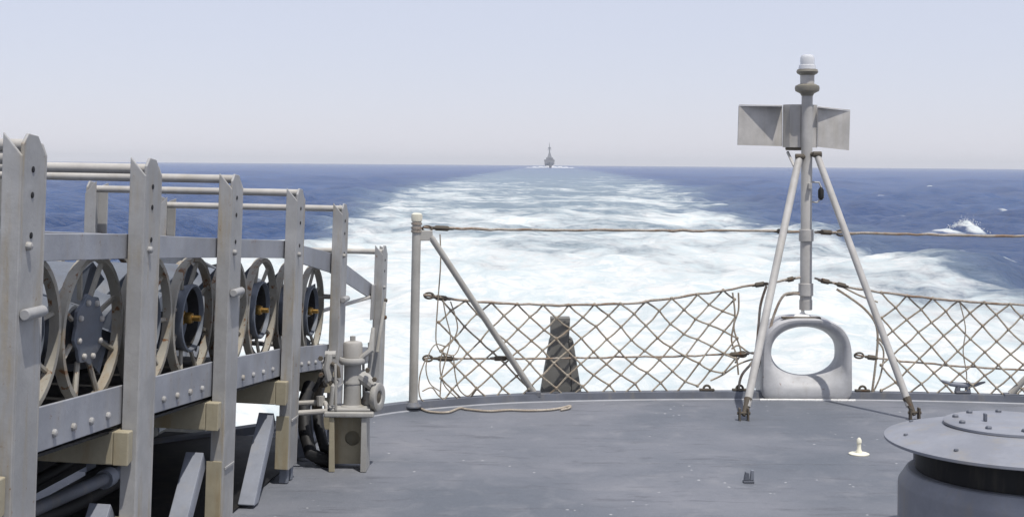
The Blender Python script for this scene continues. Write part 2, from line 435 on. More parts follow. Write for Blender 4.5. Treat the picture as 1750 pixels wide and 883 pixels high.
# butt welds between the deck plates
def seam(pts, name='plate_seam'):
    mb = MB(); out = []
    for (x0, y0), (x1, y1) in zip(pts[:-1], pts[1:]):
        k = int(math.hypot(x1-x0, y1-y0)/.05)
        out += [(x0+(x1-x0)*j/k + random.uniform(-.003, .003), y0+(y1-y0)*j/k + random.uniform(-.003, .003), random.uniform(-.0045, -.0028)) for j in range(k)]
    out.append((*pts[-1], -.003)); mb.tube(out, .0062, 8); return mb.build(name, M['deck'], deck)
seam([(-3.2, 5.35), (7.0, 5.45)]); seam([(-2.2, 7.15), (6.3, 7.2)]); seam([(1.45, 1), (1.47, 5.4)]); seam([(3.35, 5.42), (3.3, 7.18)])
# coaming: a low raised bar round the deck edge
def edge_bar(prof, name, mat, parent, i0=0, i1=None, bevel=0):
    """prof: (offset outward, z) ring swept along the deck edge"""
    rings = [offset_edge(d) for d, z in prof]; k = len(prof); mb = MB(); vs = []; n = len(EDGE)
    for i in range(n):
        for j in range(k): vs.append((rings[j][i].x, rings[j][i].y, prof[j][1]))
    fs = [(i*k+j, i*k+(j+1) % k, (i+1)*k+(j+1) % k, (i+1)*k+j) for i in range(n-1) for j in range(k)]
    mb.add(vs, fs, False); return mb.build(name, mat, parent, bevel=bevel)
edge_bar([(-.012, .004), (-.004, .048), (.05, .052), (.06, -.03), (.0005, -.03)], 'coaming', M['coam'], deck)
edge_bar([(-.028, .0), (-.022, .005), (-.0135, .006), (-.0125, .0)], 'weld_bead', M['rack2'], deck)
mb = MB(); vs = []; hp = [(.03, -.021), (-.05, -.6), (-.35, -1.6), (-.9, -2.6), (-1.6, -4.1)]
rings = [offset_edge(d) for d, z in hp]
for i in range(len(EDGE)):
    for j, (d, z) in enumerate(hp): vs.append((rings[j][i].x, rings[j][i].y, z))
k = len(hp)
mb.add(vs, [(i*k+j, (i+1)*k+j, (i+1)*k+j+1, i*k+j+1) for i in range(len(EDGE)-1) for j in range(k-1)], True)
hull = mb.build('hull', M['hull']); tag(hull, 'grey steel stern plating of the ship below the deck', kind='structure')

# ------------------------------------------------------------------ depth charge rack
RA = math.atan(.0977); TILT = .026
RB = Vector((-1.714 + .0977*6.8, 6.8, 0))
RM = Matrix.Translation(RB) @ Matrix.Rotation(-RA, 4, 'Z') @ Matrix.Rotation(TILT, 4, 'Y')
RMI = RM.inverted()
def rp(px, py, x=0.0):
    """photo pixel -> rack coordinates (u, z) on the plane local x = x"""
    o = RMI @ ORG; d = RMI.to_3x3() @ ray(px, py)
    k = (x - o.x)/d.x; q = o + d*k
    return q.y, q.z
W = 1.06
rack = empty('depth_charge_rack', RM, 'long grey steel depth charge rack of twelve posts running aft to the deck edge', 'depth charge rack')
FL = .055; WEB = .16; TK = .010
post_px = [(33, 400, 8, 225), (246, 392, 230, 268), (393, 430, 380, 296), (505, 440, 493, 321), (582, 470, 572, 347), (652, 520, 650, 419)]
posts = []
for i, (cx_, cy_, tx, ty) in enumerate(post_px):
    u, _ = rp(cx_, cy_); 
    o = RMI @ ORG; d = RMI.to_3x3() @ ray(tx, ty); kk = (u - o.y)/d.y; zt = (o + d*kk).z
    posts.append((u, zt))
print('posts', [(round(u, 3), round(z, 3)) for u, z in posts])
def make_post(u, zt, side, zb):
    s = 1 if side == 'r' else -1
    x0 = 0 if side == 'r' else -W
    mb = MB()
    fx = lambda x: x0 + s*x
    # front flange with slanted top, high on the inboard side
    mb.prism([(fx(-FL), u, zb), (fx(0), u, zb), (fx(0), u, zt-.062), (fx(-FL), u, zt)], (0, TK, 0))
    # web, outboard, its aft top corner cut away
    mb.prism([(fx(-TK), u+TK+.0005, zb), (fx(-TK), u+WEB-TK-.0005, zb), (fx(-TK), u+WEB-TK-.0005, zt-.06), (fx(-TK), u+WEB-.06, zt-.008), (fx(-TK), u+.04, zt-.002), (fx(-TK), u+TK+.0005, zt-.03)], (s*TK, 0, 0))
    mb.prism([(fx(-FL), u+WEB-TK, zb), (fx(0), u+WEB-TK, zb), (fx(0), u+WEB-TK, zt-.062), (fx(-.012), u+WEB-TK, zt-.03), (fx(-FL), u+WEB-TK, zt-.012)], (0, TK, 0))
    return mb.build('post', M['rack'], rack, bevel=.003)
def bolt(x, u, z, r, h, parent, name='bolt', mat='rack', d=(1, 0, 0)):
    mb = MB(); Mx = Matrix.Translation((x, u, z)) @ rotz_to(d)
    mb.lathe([(0, 0), (r, 0), (r, h*.5), (r*.75, h*.85), (0, h)], Mx, 10)
    return mb.build(name, M[mat], parent)
for i, (u, zt) in enumerate(posts):
    zb = .07 if i < 5 else -.12
    p = make_post(u, zt, 'r', zb); pl = make_post(u, zt, 'l', zb)
    # bolts and a bolt hole row on the web
    zz = rp(247, 428)[1] + (u - posts[1][0])*-.072
    bolt(0.0, u+.05, zz if i < 5 else .75, .012, .016, p)
    for dz in (.10, .17, .28): bolt(.0003, u+.07, zt-dz, .009, .003, p, 'bolt_hole', 'black')
    for dz in (.16, .30): bolt(-W+TK, u+.07, zt-dz, .010, .003, pl, 'bolt_hole', 'black')
    if i in (0, 2, 4):           # horizontal hinge barrel across the web
        bz = [rp(52, 533)[1], 0, rp(404, 497)[1], 0, rp(587, 510)[1]][i]
        mb = MB(); mb.tube([(.016, u+.012, bz), (.016, u+WEB*.78, bz)], .016, 16)
        mb.box((.0005, u+.03, bz-.010), (.014, u+.10, bz+.010))
        mb.build('hinge_barrel', M['rack'], p, bevel=.003)
    if i < 5:                    # stained lower flange doubler and foot
        zk = [.36, .36, .34, .33, .25][i]
        mb = MB(); mb.prism([(-FL-.012, u-.009, zb+.004), (-.004, u-.009, zb+.004), (-.004, u-.009, zk), (-FL-.012, u-.009, zk)], (0, .0085, 0))
        mb.build('foot_doubler', M['khaki'], p, bevel=.002)
        mb = MB(); mb.box((-.05, u+.015, .002), (-.008, u+.05, zb+.02)); mb.build('foot', M['strut'], p, bevel=.004)
        mb = MB(); mb.box((-.05, u+.09, .002), (-.008, u+.125, zb+.02)); mb.build('foot', M['strut'], p, bevel=.004)
        mb = MB(); mb.box((-W+.008, u+.015, .002), (-W+.05, u+.13, zb+.02)); mb.build('foot', M['strut'], pl, bevel=.004)
        mb = MB(); mb.box((.0004, u+.02, .30), (.006, u+.14, .312)); mb.build('weld_seam', M['rack'], p, bevel=.002)
# athwartship head pipes
pipe_px = [(4, 247), (229, 288), (379, 305.5), (492, 329), (571, 356), (648, 430)]
for (px, py), (u, zt) in zip(pipe_px, posts):
    o = RMI @ ORG; d = RMI.to_3x3() @ ray(px, py); uu = u+.075; kk = (uu - o.y)/d.y; z = (o + d*kk).z
    mb = MB(); mb.tube([(-W+TK, uu, z-.017), (-TK, uu, z)], .0175, 14); mb.build('head_pipe', M['pipe'], rack)
mb = MB(); o = RMI @ ORG; d = RMI.to_3x3() @ ray(4, 269); uu = posts[0][0]+.075; z = (o + d*((uu-o.y)/d.y)).z
mb.tube([(-W+TK, uu, z-.017), (-TK, uu, z)], .0175, 14); mb.build('head_pipe', M['pipe'], rack)
# side plates, one piece to each bay, on both sides
XI = -.062
def strip_pts(tops, bots):
    return [rp(x, y, XI) for x, y in tops], [rp(x, y, XI) for x, y in bots]
upT, upB = strip_pts([(58, 393), (223, 400), (372, 407), (488, 411), (566, 432), (645, 492)], [(58, 440), (223, 442), (372, 440), (488, 441), (566, 466), (643, 516)])
loT, loB = strip_pts([(58, 690), (202, 660), (363, 618), (473, 596), (559, 589)], [(54, 769), (204, 724), (363, 676), (473, 643), (556, 631)])
f_upT = lambda u: lerp(u, *zip(*upT)); f_upB = lambda u: lerp(u, *zip(*upB))
f_loT = lambda u: lerp(u, *zip(*loT)); f_loB = lambda u: lerp(u, *zip(*loB))
print('upper', [(round(a[0], 2), round(a[1], 3), round(b[1], 3)) for a, b in zip(upT, upB)])
print('lower', [(round(a[0], 2), round(a[1], 3), round(b[1], 3)) for a, b in zip(loT, loB)])
for side in ('r', 'l'):
    for i in range(-1, 5):
        u0 = posts[i][0]+.03 if i >= 0 else posts[0][0]-.9; u1 = posts[i+1][0]+.028
        zt0, zt1, zb0, zb1 = f_upT(u0), f_upT(u1), f_upB(u0), f_upB(u1)
        if i == -1: zt0 += .065; zb0 += .065
        x = XI if side == 'r' else -W - XI; s = -1 if side == 'r' else 1
        mb = MB(); mb.prism([(x, u0, zb0), (x, u1, zb1), (x, u1, zt1), (x, u0, zt0)], (s*.012, 0, 0))
        mb.prism([(x+s*.0125, u0, zt0-.012), (x+s*.0125, u1, zt1-.012), (x+s*.0125, u1, zt1-.001), (x+s*.0125, u0, zt0-.001)], (s*.04, 0, 0))
        mb.build('guard_plate', M['rack2'], rack, bevel=.002)
        if i < 4:
            zt0, zt1, zb0, zb1 = f_loT(u0), f_loT(u1), f_loB(u0), f_loB(u1)
            if i == -1: zt0 += .065; zb0 += .065
            mb = MB(); mb.prism([(x, u0, zb0), (x, u1, zb1), (x, u1, zt1), (x, u0, zt0)], (s*.012, 0, 0))
            # inner rail ledge the charges roll on
            mb.prism([(x+s*.0125, u0, zb0+.060), (x+s*.0125, u1, zb1+.060), (x+s*.0125, u1, zb1+.072), (x+s*.0125, u0, zb0+.072)], (s*.075, 0, 0))
            tp = mb.build('track_plate', M['rack2'], rack, bevel=.002)
            if side == 'r':
                ua = (u0 + WEB-.03) if i >= 0 else u0; ub = u1-.028-.02
                for k in range(5):
                    f = (k+.75)/5.4; uu = ua + (ub-ua)*f; g = (uu-u0)/(u1-u0)
                    bolt(x, uu, zb0+(zb1-zb0)*g + .042, .0125, .012, tp, 'rivet', 'rack')
# athwart bearers under the track at each post
for i, (u, zt) in enumerate(posts[:5]):
    zt_ = f_loB(u+.05) + .004 - .018
    mb = MB(); hh = .11
    mb.prism([(-.064, u-.05, zt_), (-.064, u+.09, zt_), (-.064, u+.09, zt_-hh), (-.064, u-.05, zt_-hh)], (-W+.13, 0, 0))
    mb.prism([(-.01, u-.052, zt_+.002), (-.01, u-.0095, zt_+.002), (-.01, u-.0095, zt_-hh+.01), (-.01, u-.052, zt_-hh-.002)], (-.053, 0, 0))
    mb.build('bearer', M['khaki'], rack, bevel=.004)
# inclined struts, foot towards the camera
for i, (u, zt) in enumerate(posts[:5]):
    zz = [.42, .40, .37, .34, .30][i]
    for xx in (-.15,):
        a = Vector((xx, u-.015, zz)); b = Vector((xx+.045, u-.47, .012))
        wdt = .075
        mb = MB()
        n = (b-a).cross(Vector((1, 0, 0))).normalized()
        if n.z < 0: n = -n
        mb.prism([a, a+Vector((wdt, 0, 0)), b+Vector((wdt, 0, 0)), b], n*.008)
        for q in (0, wdt-.008):
            A = a+Vector((q, 0, 0))-n*.0005; B = b+Vector((q, 0, 0))-n*.0005
            mb.prism([A, B, B+Vector((0, .07, 0)), A-n*.06], (.008, 0, 0))
        mb.build('strut', M['strut'], rack, bevel=.003)
# release rods and hose running along below the track
def rod(x, z0, r, mat, name, wob=0.0, n=14, ua=-3.2, ub=-1.35):
    mb = MB(); pts = []
    for k in range(n+1):
        uu = ua + (ub-ua)*k/n
        pts.append((x + wob*math.sin(uu*4.1), uu, z0 + (f_loB(uu)-f_loB(0))*.8 + wob*math.cos(uu*5.3)))
    mb.tube(pts, r, 12); return mb.build(name, M[mat], rack)
rod(-.30, .255, .024, 'coam', 'release_rod'); rod(-.42, .16, .03, 'black', 'hose', .02); rod(-.62, .22, .022, 'black', 'hose', .03)
for uu in (-2.85, -2.5, -1.7):
    mb = MB(); z = .255 + (f_loB(uu)-f_loB(0))*.8
    mb.tube([(-.30, uu-.03, z), (-.30, uu+.03, z)], .036, 12); mb.build('rod_coupling', M['strut'], rack)
mb = MB(); mb.tube([(-.26, -3.2, .19), (-.26, -2.2, .05)], .03, 12); mb.build('drain_pipe', M['strut'], rack)
# black bed below the track, made full width to block the sun
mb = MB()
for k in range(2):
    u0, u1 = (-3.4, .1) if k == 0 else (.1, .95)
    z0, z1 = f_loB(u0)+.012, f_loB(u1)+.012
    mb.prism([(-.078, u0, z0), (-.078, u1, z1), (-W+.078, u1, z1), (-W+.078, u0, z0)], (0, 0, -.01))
mb.build('sun_block_bed', M['black'], rack)
mb = MB(); mb.box((-W+.08, -3.6, .0035), (-.10, .85, .0095)); mb.build('under_rack_shade', M['black'], rack)  # black sheet laid on the deck as painted shade under the rack
# aft end: sloping lead-off rails and release lever
u5, u6 = posts[4][0], posts[5][0]
for x in (XI, -W-XI):
    s = -1 if x == XI else 1
    mb = MB(); mb.prism([(x, u5+.1, f_loB(u5)), (x, u6+.12, f_loB(u5)-.16), (x, u6+.12, f_loB(u5)-.06), (x, u5+.1, f_loB(u5)+.12)], (s*.012, 0, 0))
    mb.build('lead_off_plate', M['rack2'], rack, bevel=.002)
z6 = rp(560, 546)[1]
mb = MB(); mb.tube([(-.2, u5-.5, z6), (-.06, u6-.05, z6-.02)], .012, 10); mb.build('release_bar', M['pipe'], rack)
mb = MB(); mb.prism([(-.05, u6-.12, z6-.16), (-.05, u6-.015, z6-.16), (-.05, u6-.015, z6+.06), (-.05, u6-.10, z6+.06)], (.014, 0, 0)); mb.build('release_plate', M['rack'], rack, bevel=.003)
mb = MB(); mb.tube([(.0, u6-.09, .35), (.02, u6-.02, .62), (.02, u6+.0, .66)], .012, 8); mb.build('release_lever', M['gear'], rack)
for zz in (.55, .66): 
    bolt(.0005, u6+.1, zz, .014, .02, rack, 'bolt', 'rustiron')
for z in (.52, .80):
    mb = MB(); mb.tube([(-W+.02, u5+.08, z), (-.02, u5+.08, z)], .014, 12); mb.build('tie_bar', M['pipe'], rack)
# added black plates down the outboard side, shutting skylight out of the rack
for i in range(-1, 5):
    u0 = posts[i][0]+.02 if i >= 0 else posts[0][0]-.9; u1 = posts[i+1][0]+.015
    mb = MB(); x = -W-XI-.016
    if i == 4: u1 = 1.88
    mb.prism([(x, u0, .03 if i < 3 else -.15), (x, u1, .03 if i < 3 else -.15), (x, u1, f_loT(u1)+.34), (x, u0, f_loT(u0)+.34)], (-.006, 0, 0)); mb.build('skylight_blocker', M['black'], rack)

# ------------------------------------------------------------------ depth charges
HR = .245
def make_charge(kind):
    """axis along local x, hooped tail at x = 0 facing the camera side, resting at z = -HR"""
    root = bpy.data.objects.new('depth_charge', None); COL.objects.link(root); root.empty_display_size = .1
    Mx = Matrix.Rotation(-math.pi/2, 4, 'Y')          # lathe axis z -> -x
    mb = MB(); mb.lathe([(0, .04), (.05, .05), (.075, .055), (.08, .08), (.105, .18), (.165, .30), (.20, .42), (.205, .60), (.175, .73), (.10, .80), (0, .82)], Mx, 32)
    mb.build('body', M['charge'], root)
    for xx, nm in ((0, 'hoop'), (-.72, 'hoop')):
        Mh = Matrix.Translation((xx, 0, 0)) @ Mx
        mb = MB(); mb.lathe([(HR, -.016), (HR, .016), (HR-.018, .016), (HR-.018, -.016)], Mh, 40, closed=True)
        hp = mb.build(nm, M['hoop'], root)
        if xx == 0:
            for k in range(8):
                an = k*math.pi/4 + .2
                mb = MB(); r0 = .132 if kind == 'A' else .11
                mb.tube([(-.02, r0*math.cos(an), r0*math.sin(an)), (-.004, (HR-.008)*math.cos(an), (HR-.008)*math.sin(an))], .009, 6)
                mb.build('spoke', M['hoop'], hp)
    if kind == 'A':
        mb = MB(); mb.lathe([(.080, .08), (.128, .03), (.136, .0), (.134, -.012), (.126, -.014), (.122, .0), (.115, .07), (0, .075)], Mx, 32)
        mb.build('tail_cup', M['charge'], root)
        mb = MB(); mb.lathe([(.118, .004), (.109, .060), (0, .064)], Mx, 32); mb.build('cup_lining', M['black'], root)
        mb = MB(); mb.lathe([(0, -.042), (.012, -.042), (.012, -.012), (.02, -.010), (.024, .002), (.022, .02), (.028, .024), (.028, .06)], Mx, 16); mb.build('fuse_plug', M['brass'], root)
    else:
        mb = MB(); pts = []
        for k in range(32):
            a = 2*math.pi*k/32; rr = .112 + .008*math.cos(8*a); pts.append((0.0, rr*math.cos(a), rr*math.sin(a)))
        mb.prism(pts, (-.012, 0, 0)); cp = mb.build('end_plate', M['charge'], root, bevel=.002)
        for k in range(8):
            a = 2*math.pi*k/8 + .1; bolt(.0005, .093*math.cos(a), .093*math.sin(a), .010, .012, cp, 'bolt', 'pipe')
    nf = 4
    for k in range(nf):
        a = k*2*math.pi/nf + .55
        c, s_ = math.cos(a), math.sin(a); c2, s2 = math.cos(a+.55), math.sin(a+.55)
        mb = MB()
        mb.prism([(-.06, .095*c, .095*s_), (-.022, .225*c, .225*s_), (-.022, .225*c2, .225*s2), (-.14, .10*c2, .10*s2)], (-.006, 0, 0))
        mb.build('fin', M['charge'], root, bevel=.001)
    return root
def copy_tree(o, parent=None):
    c = o.copy(); COL.objects.link(c); c.parent = parent
    for ch in list(o.children): copy_tree(ch, c)
    return c
protoA, protoB = make_charge('A'), make_charge('B')
usedA = usedB = False
XC = -.125
hub = [rp(x, y, XC) for x, y in ((325, 543), (440, 528), (531, 527))]
print('hubs', hub)
labels = ['depth charge half hidden behind the nearest rack post', 'depth charge with bolted flat end plate and broad fins between the two nearest posts',
          'depth charge mostly hidden behind the second rack post', 'depth charge with brass fuse plug, nearest of those showing brass',
          'depth charge mostly hidden behind the third rack post', 'depth charge with brass fuse plug between the third and fourth rack posts',
          'depth charge mostly hidden behind the fourth rack post', 'aftmost depth charge with brass plug, seen against white foam']
PITCH = (hub[2][0]-hub[0][0])/4
print('pitch', PITCH)
for k in range(8):
    u = hub[0][0] + (k-3)*PITCH
    z = lerp(u, [-9] + [h[0] for h in hub], [hub[0][1] + .072*(hub[0][0]+9)] + [h[1] for h in hub])
    z = max(z, f_loB(u)+.072+HR - .0) if False else f_loB(u)+.074+HR
    isB = k in (1,)
    if isB: o = protoB if not usedB else copy_tree(protoB); usedB = True
    else: o = protoA if not usedA else copy_tree(protoA); usedA = True
    o.matrix_world = RM @ Matrix.Translation((XC, u, z)) @ Matrix.Rotation([0, 1.75, 2.1, .25, 4, .75, 1, 1.1][k], 4, 'X')
    tag(o, labels[k], 'depth charge', 'depth charges lying in the rack')
    print('charge', k, [round(x) for x in proj(o.matrix_world.translation)], 'bottom', round(z-HR, 3), 'rail', round(f_loB(u)+.072, 3))

# ------------------------------------------------------------------ release gear pedestal beside the rack
g0 = at_z(594, 806, 0)
gear = empty('release_gear', g0, 'grey hydraulic release gear on a holed steel pedestal beside the rack end', 'release gear')
def gx(px, py, dy=0.0):           # pixel -> coordinates relative to the pedestal at depth offset dy
    return at_y(px, py, g0.y + dy) - g0
pw = .094; ph = .275
for s in (-1, 1):
    mb = MB(); mb.prism([(s*pw, 0, .002), (s*pw, .16, .002), (s*pw, .16, ph), (s*pw, 0, ph)], (-s*.012, 0, 0))
    mb.prism([(s*pw, -.001, .002), (s*pw-s*.03, -.001, .002), (s*pw-s*.026, -.001, ph), (s*pw, -.001, ph)], (0, -.008, 0))
    mb.build('pedestal_leg', M['gear'] if s > 0 else M['khaki'], gear, bevel=.002)
# back plate with a round hole
mb = MB(); n = 32; hc = (.012, .15); hr = .038; x0, x1, z0, z1 = -pw+.0125, pw-.0125, .02, ph-.002
outer = []; inner = []
for k in range(n):
    a = 2*math.pi*k/n; c, s = math.cos(a), math.sin(a)
    t = min((x1-hc[0])/c if c > 1e-6 else ((x0-hc[0])/c if c < -1e-6 else 1e9), (z1-hc[1])/s if s > 1e-6 else ((z0-hc[1])/s if s < -1e-6 else 1e9))
    outer.append((hc[0]+c*t, hc[1]+s*t)); inner.append((hc[0]+c*hr, hc[1]+s*hr))
vs = []
for y in (.10, .112):
    vs += [(x, y, z) for x, z in outer] + [(x, y, z) for x, z in inner]
fs = []
for k in range(n):
    k2 = (k+1) % n
    fs += [(k, k2, n+k2, n+k), (2*n+k, 3*n+k, 3*n+k2, 2*n+k2), (n+k, n+k2, 3*n+k2, 3*n+k)]
mb.add(vs, fs); mb.build('pedestal_web', M['khaki'], gear)
mb = MB(); mb.box((-pw+.0125, .150, .012), (pw-.0125, .158, ph-.002)); mb.build('dark_hole_backing', M['khaki'], gear)  # added plate closing off the view through the hole so it stays dark
mb = MB(); mb.box((-.12, -.02, ph+.001), (.13, .19, ph+.028)); mb.build('top_plate', M['gear'], gear, bevel=.008, seg=3)
mb = MB(); mb.box((-.09, .0, ph+.029), (.11, .16, ph+.042)); mb.build('flange_plate', M['gear'], gear, bevel=.004)
c0 = (.012, .08)
Mg = Matrix.Translation((c0[0], c0[1], 0))
zc = lambda py: gx(598, py, c0[1]).z
mb = MB(); mb.lathe([(.058, zc(699)), (.058, zc(693)), (.046, zc(690)), (.044, zc(655)), (.047, zc(654)), (.047, zc(650)), (.044, zc(648)), (.044, zc(620))], Mg, 28); mb.build('cylinder', M['gear'], gear)
mb = MB(); mb.lathe([(.02, zc(621)), (.064, zc(621)), (.070, zc(618)), (.070, zc(613)), (.064, zc(610)), (.02, zc(610))], Mg, 28); mb.build('collar', M['gear'], gear)
mb = MB(); mb.lathe([(.050, zc(609.5)), (.050, zc(588)), (.045, zc(584)), (.02, zc(582)), (0, zc(582))], Mg, 28); mb.build('cap', M['pipe'], gear)
mb = MB(); mb.lathe([(.014, zc(583)), (.014, zc(574)), (0, zc(573))], Mg, 6, smooth=False); mb.build('cap_nut', M['gear'], gear)
def gtube(name, pts, r, mat='gear', n=10):
    mb = MB(); mb.tube([gx(*p) for p in pts], r, n); return mb.build(name, M[mat], gear)
gtube('link_pin', [(556, 606, .05), (574, 606, .05)], .02); gtube('link', [(563, 604, .04), (560, 628, .04), (563, 650, .04)], [.018, .026, .018])
gtube('link_pin', [(556, 648, .05), (572, 650, .05)], .018); gtube('valve_body', [(552, 625, .05), (571, 632, .05)], .024)
gtube('oil_pipe', [(500, 706, .02), (545, 703, .02), (560, 702, .02)], .014, 'pipe'); gtube('oil_pipe', [(500, 689, .1), (545, 687, .08), (556, 688, .05), (560, 700, .03)], .013, 'pipe')
gtube('clamp', [(548, 676, .06), (549, 692, .06)], .022, 'gear'); gtube('side_pipe', [(566, 692, .0), (569, 660, .0), (577, 650, .03)], .012)
gtube('rocker_arm', [(612, 640, .08), (625, 648, .08), (640, 662, .08)], [.03, .034, .024]); gtube('rocker_arm', [(616, 612, .06), (634, 598, .06), (638, 560, .1)], [.014, .016, .01])
gtube('lock_lever', [(628, 655, .1), (634, 610, .1), (632, 585, .12)], .011); gtube('bracket', [(628, 690, .12), (632, 670, .12)], .03)
ct = gx(645, 678, .06)
mb = MB(); Mw = Matrix.Translation(ct) @ Matrix.Rotation(R(72), 4, 'Z') @ Matrix.Rotation(R(90), 4, 'X')
mb.lathe([(.066, -.016), (.072, -.006), (.072, .012), (.06, .016), (.036, .012), (.03, .004), (.036, -.012)], Mw, 28, closed=True); hw = mb.build('handwheel', M['gear'], gear)
mb = MB(); mb.lathe([(0, .0), (.033, .0), (.033, .006), (0, .012)], Mw, 20); mb.build('hub', M['rustiron'], hw)
gtube('tie_rod', [(574, 700, .0), (573, 622, .0)], .007, 'stanch', 8); gtube('tie_rod', [(622, 700, .12), (621, 622, .12)], .007, 'stanch', 8)
gtube('linkage_bar', [(536, 668, .10), (552, 640, .10), (558, 610, .12)], .012, 'black', 8); gtube('linkage_bar', [(618, 694, .16), (628, 668, .16), (622, 640, .18)], .016, 'black', 8)
gtube('valve_stem', [(566, 620, .02), (577, 628, .02), (579, 645, .02)], .011, 'rustiron', 8); gtube('chain_guard', [(541, 700, .12), (545, 660, .14), (556, 655, .12)], .02, 'rustiron', 8)
for q in ((548, 612), (549, 640), (566, 655), (628, 632), (640, 648)):
    mb = MB(); p_ = gx(*q, .03); mb.lathe([(0, -.012), (.012, -.012), (.014, .0), (.012, .012), (0, .012)], Matrix.Translation(p_) @ Matrix.Rotation(R(90), 4, 'X'), 6, smooth=False); mb.build('nut', M['rustiron'], gear)
# black hose bundle on deck behind the pedestal
mb = MB(); hpts = [(-.26, .45, .36), (-.27, .30, .28), (-.24, .18, .16), (-.20, .10, .07), (-.12, .10, .03), (-.15, .25, .03)]
mb.tube(hpts, .035, 12); mb.tube([(x+.06, y+.06, z+.02) for x, y, z in hpts], .028, 12); mb.build('hose', M['black'], gear)

# ------------------------------------------------------------------ stern rail: stanchions, lifelines, nets
INS = .03
def on_rail(px, py, off=0.0):
    Y = 9.0
    for _ in range(12):
        p = at_y(px, py, Y); Y = edge_y(p.x) + INS + off
    return at_y(px, py, Y)
def stanchion(name, top, base, brace, label):
    root = empty(name, base, label, 'stanchion')
    t = top - base; d = t.normalized()
    mb = MB(); mb.tube([(0, 0, 0), d*(t.length-.05)], .028, 18); mb.build('tube', M['stanch'], root)
    Mt = rotz_to(d)
    Lz = t.length
    mb = MB(); mb.lathe([(0, Lz+.005), (.022, Lz+.004), (.034, Lz-.004), (.036, Lz-.02), (.034, Lz-.046), (.029, Lz-.05)], Mt, 20); mb.build('cap', M['cream'], root)
    for zz in (.063, .09, .11):
        mb = MB(); mb.lathe([(.0285, Lz-zz-.008), (.034, Lz-zz-.008), (.035, Lz-zz+.006), (.0285, Lz-zz+.008)], Mt, 18); mb.build('band', M['wire'], root)
    mb = MB(); mb.lathe([(.029, 0.0), (.055, .0), (.055, .008), (.034, .03), (.029, .032)], None, 18); mb.build('foot_socket', M['coam'], root)
    if brace:
        a, b = brace[0]-base, brace[1]-base
        mb = MB(); mb.tube([a, a*.985+b*.015, a*.05+b*.95, b], [.017, .02, .021, .024], 14); br = mb.build('brace', M['stanch'], root)
        mb = MB(); q = d*(Lz-.135); mb.box((min(q.x, a.x), q.y-.012, q.z-.035), (max(q.x, a.x)+.012, q.y+.012, q.z+.03)); mb.build('brace_lug', M['stanch'], root, bevel=.004)
        mb = MB(); mb.box((b.x-.05, b.y-.03, b.z-.03), (b.x+.05, b.y+.03, b.z+.006)); mb.build('brace_foot', M['coam'], br, bevel=.004)
    return root
st_b = on_rail(706, 690, -.03); st_b.z = .02
st_t = at_y(712.5, 365, st_b.y)
br_a = at_y(736, 404, st_b.y+.0); br_b = on_rail(911, 674, 0); br_b.z = .06
stanchion('lifeline_stanchion', st_t, st_b, (br_a, br_b), 'grey lifeline stanchion with cream cap, left end of the net')
rs_b = Vector((4.25, edge_y(4.25), .04)); rs_t = rs_b + Vector((0, 0, 1.12))
rb_b = on_rail(1727, 684); rb_b.z = .055
stanchion('lifeline_stanchion', rs_t, rs_b, (rs_t + Vector((-.1, 0, -.12)), rb_b), 'stanchion at the right picture edge, only its brace showing behind the net')

def fitting(mb, a, b, n=5):
    """shackle + turnbuckle lumps between two points"""
    a, b = Vector(a), Vector(b); d = b-a; L = d.length
    mb.tube([a, a+d*.18, a+d*.25, a+d*.75, a+d*.82, b], [.008, .010, .017, .017, .010, .008], 8)
def wire(name, pix, r, label, fits=(), mat='wire', rings=(), sag=0.0, wob=.004):
    """a lifeline through photo points on the rail plane; fits: index pairs with turnbuckles"""
    P = [on_rail(*p) if len(p) == 2 else on_rail(p[0], p[1], p[2]) for p in pix]
    base = P[0].copy(); pts = []
    for i in range(len(P)-1):
        k = max(2, int((P[i+1]-P[i]).length/.06))
        for j in range(k):
            q = P[i].lerp(P[i+1], j/k); 
            pts.append(q - base + Vector((0, random.uniform(-wob, wob), random.uniform(-wob, wob))*1) if i+j else q-base)
    pts.append(P[-1]-base)
    root = empty(name, base, label, 'lifeline')
    mb = MB(); mb.tube(pts, [r*random.uniform(.88, 1.15) for _ in pts], 8); mb.build('wire', M[mat], root)
    for a, b in fits:
        mb = MB(); fitting(mb, on_rail(*a)-base, on_rail(*b)-base); mb.build('turnbuckle', M['rustiron'], root)
    for c in rings:
        q = on_rail(*c)-base; mb = MB(); mb.tube([q+Vector((.03*math.cos(t), .004*math.sin(2*t), .018*math.sin(t))) for t in [k*math.pi/8 for k in range(16)]], .0065, 8, closed=True); mb.build('shackle', M['rustiron'], root)
    return root
TOP_L = [(724, 388), (790, 391), (900, 393), (1050, 393.5), (1200, 394), (1330, 395), (1366, 396)]
MID_L = [(724, 504), (760, 509), (800, 514), (870, 519), (955, 521.5), (1080, 518), (1160, 508), (1210, 500), (1270, 490), (1310, 485), (1345, 478), (1368, 474)]
LOW_L = [(724, 612), (800, 613), (870, 612.5), (1000, 611), (1120, 609), (1255, 605), (1290, 602)]
MID_R = [(1392, 475), (1420, 482), (1450, 490), (1500, 499), (1560, 506), (1640, 514), (1750, 521), (1850, 526)]
TOP_R = [(1392, 396.5), (1440, 398), (1550, 400), (1650, 402), (1750, 404), (1850, 406)]
LOW_R = [(1462, 606), (1500, 611), (1560, 619), (1650, 626), (1750, 632), (1850, 637)]
wire('top_lifeline', TOP_L, .0085, 'taut topmost lifeline from the capped stanchion to the mast', fits=[((735, 389), (775, 391)), ((1322, 395), (1352, 395.5))], rings=[(730, 391)])
wire('top_lifeline', TOP_R, .0085, 'topmost lifeline running from the mast to the right picture edge', fits=[((1396, 396), (1428, 398))], rings=[(1437, 398)])
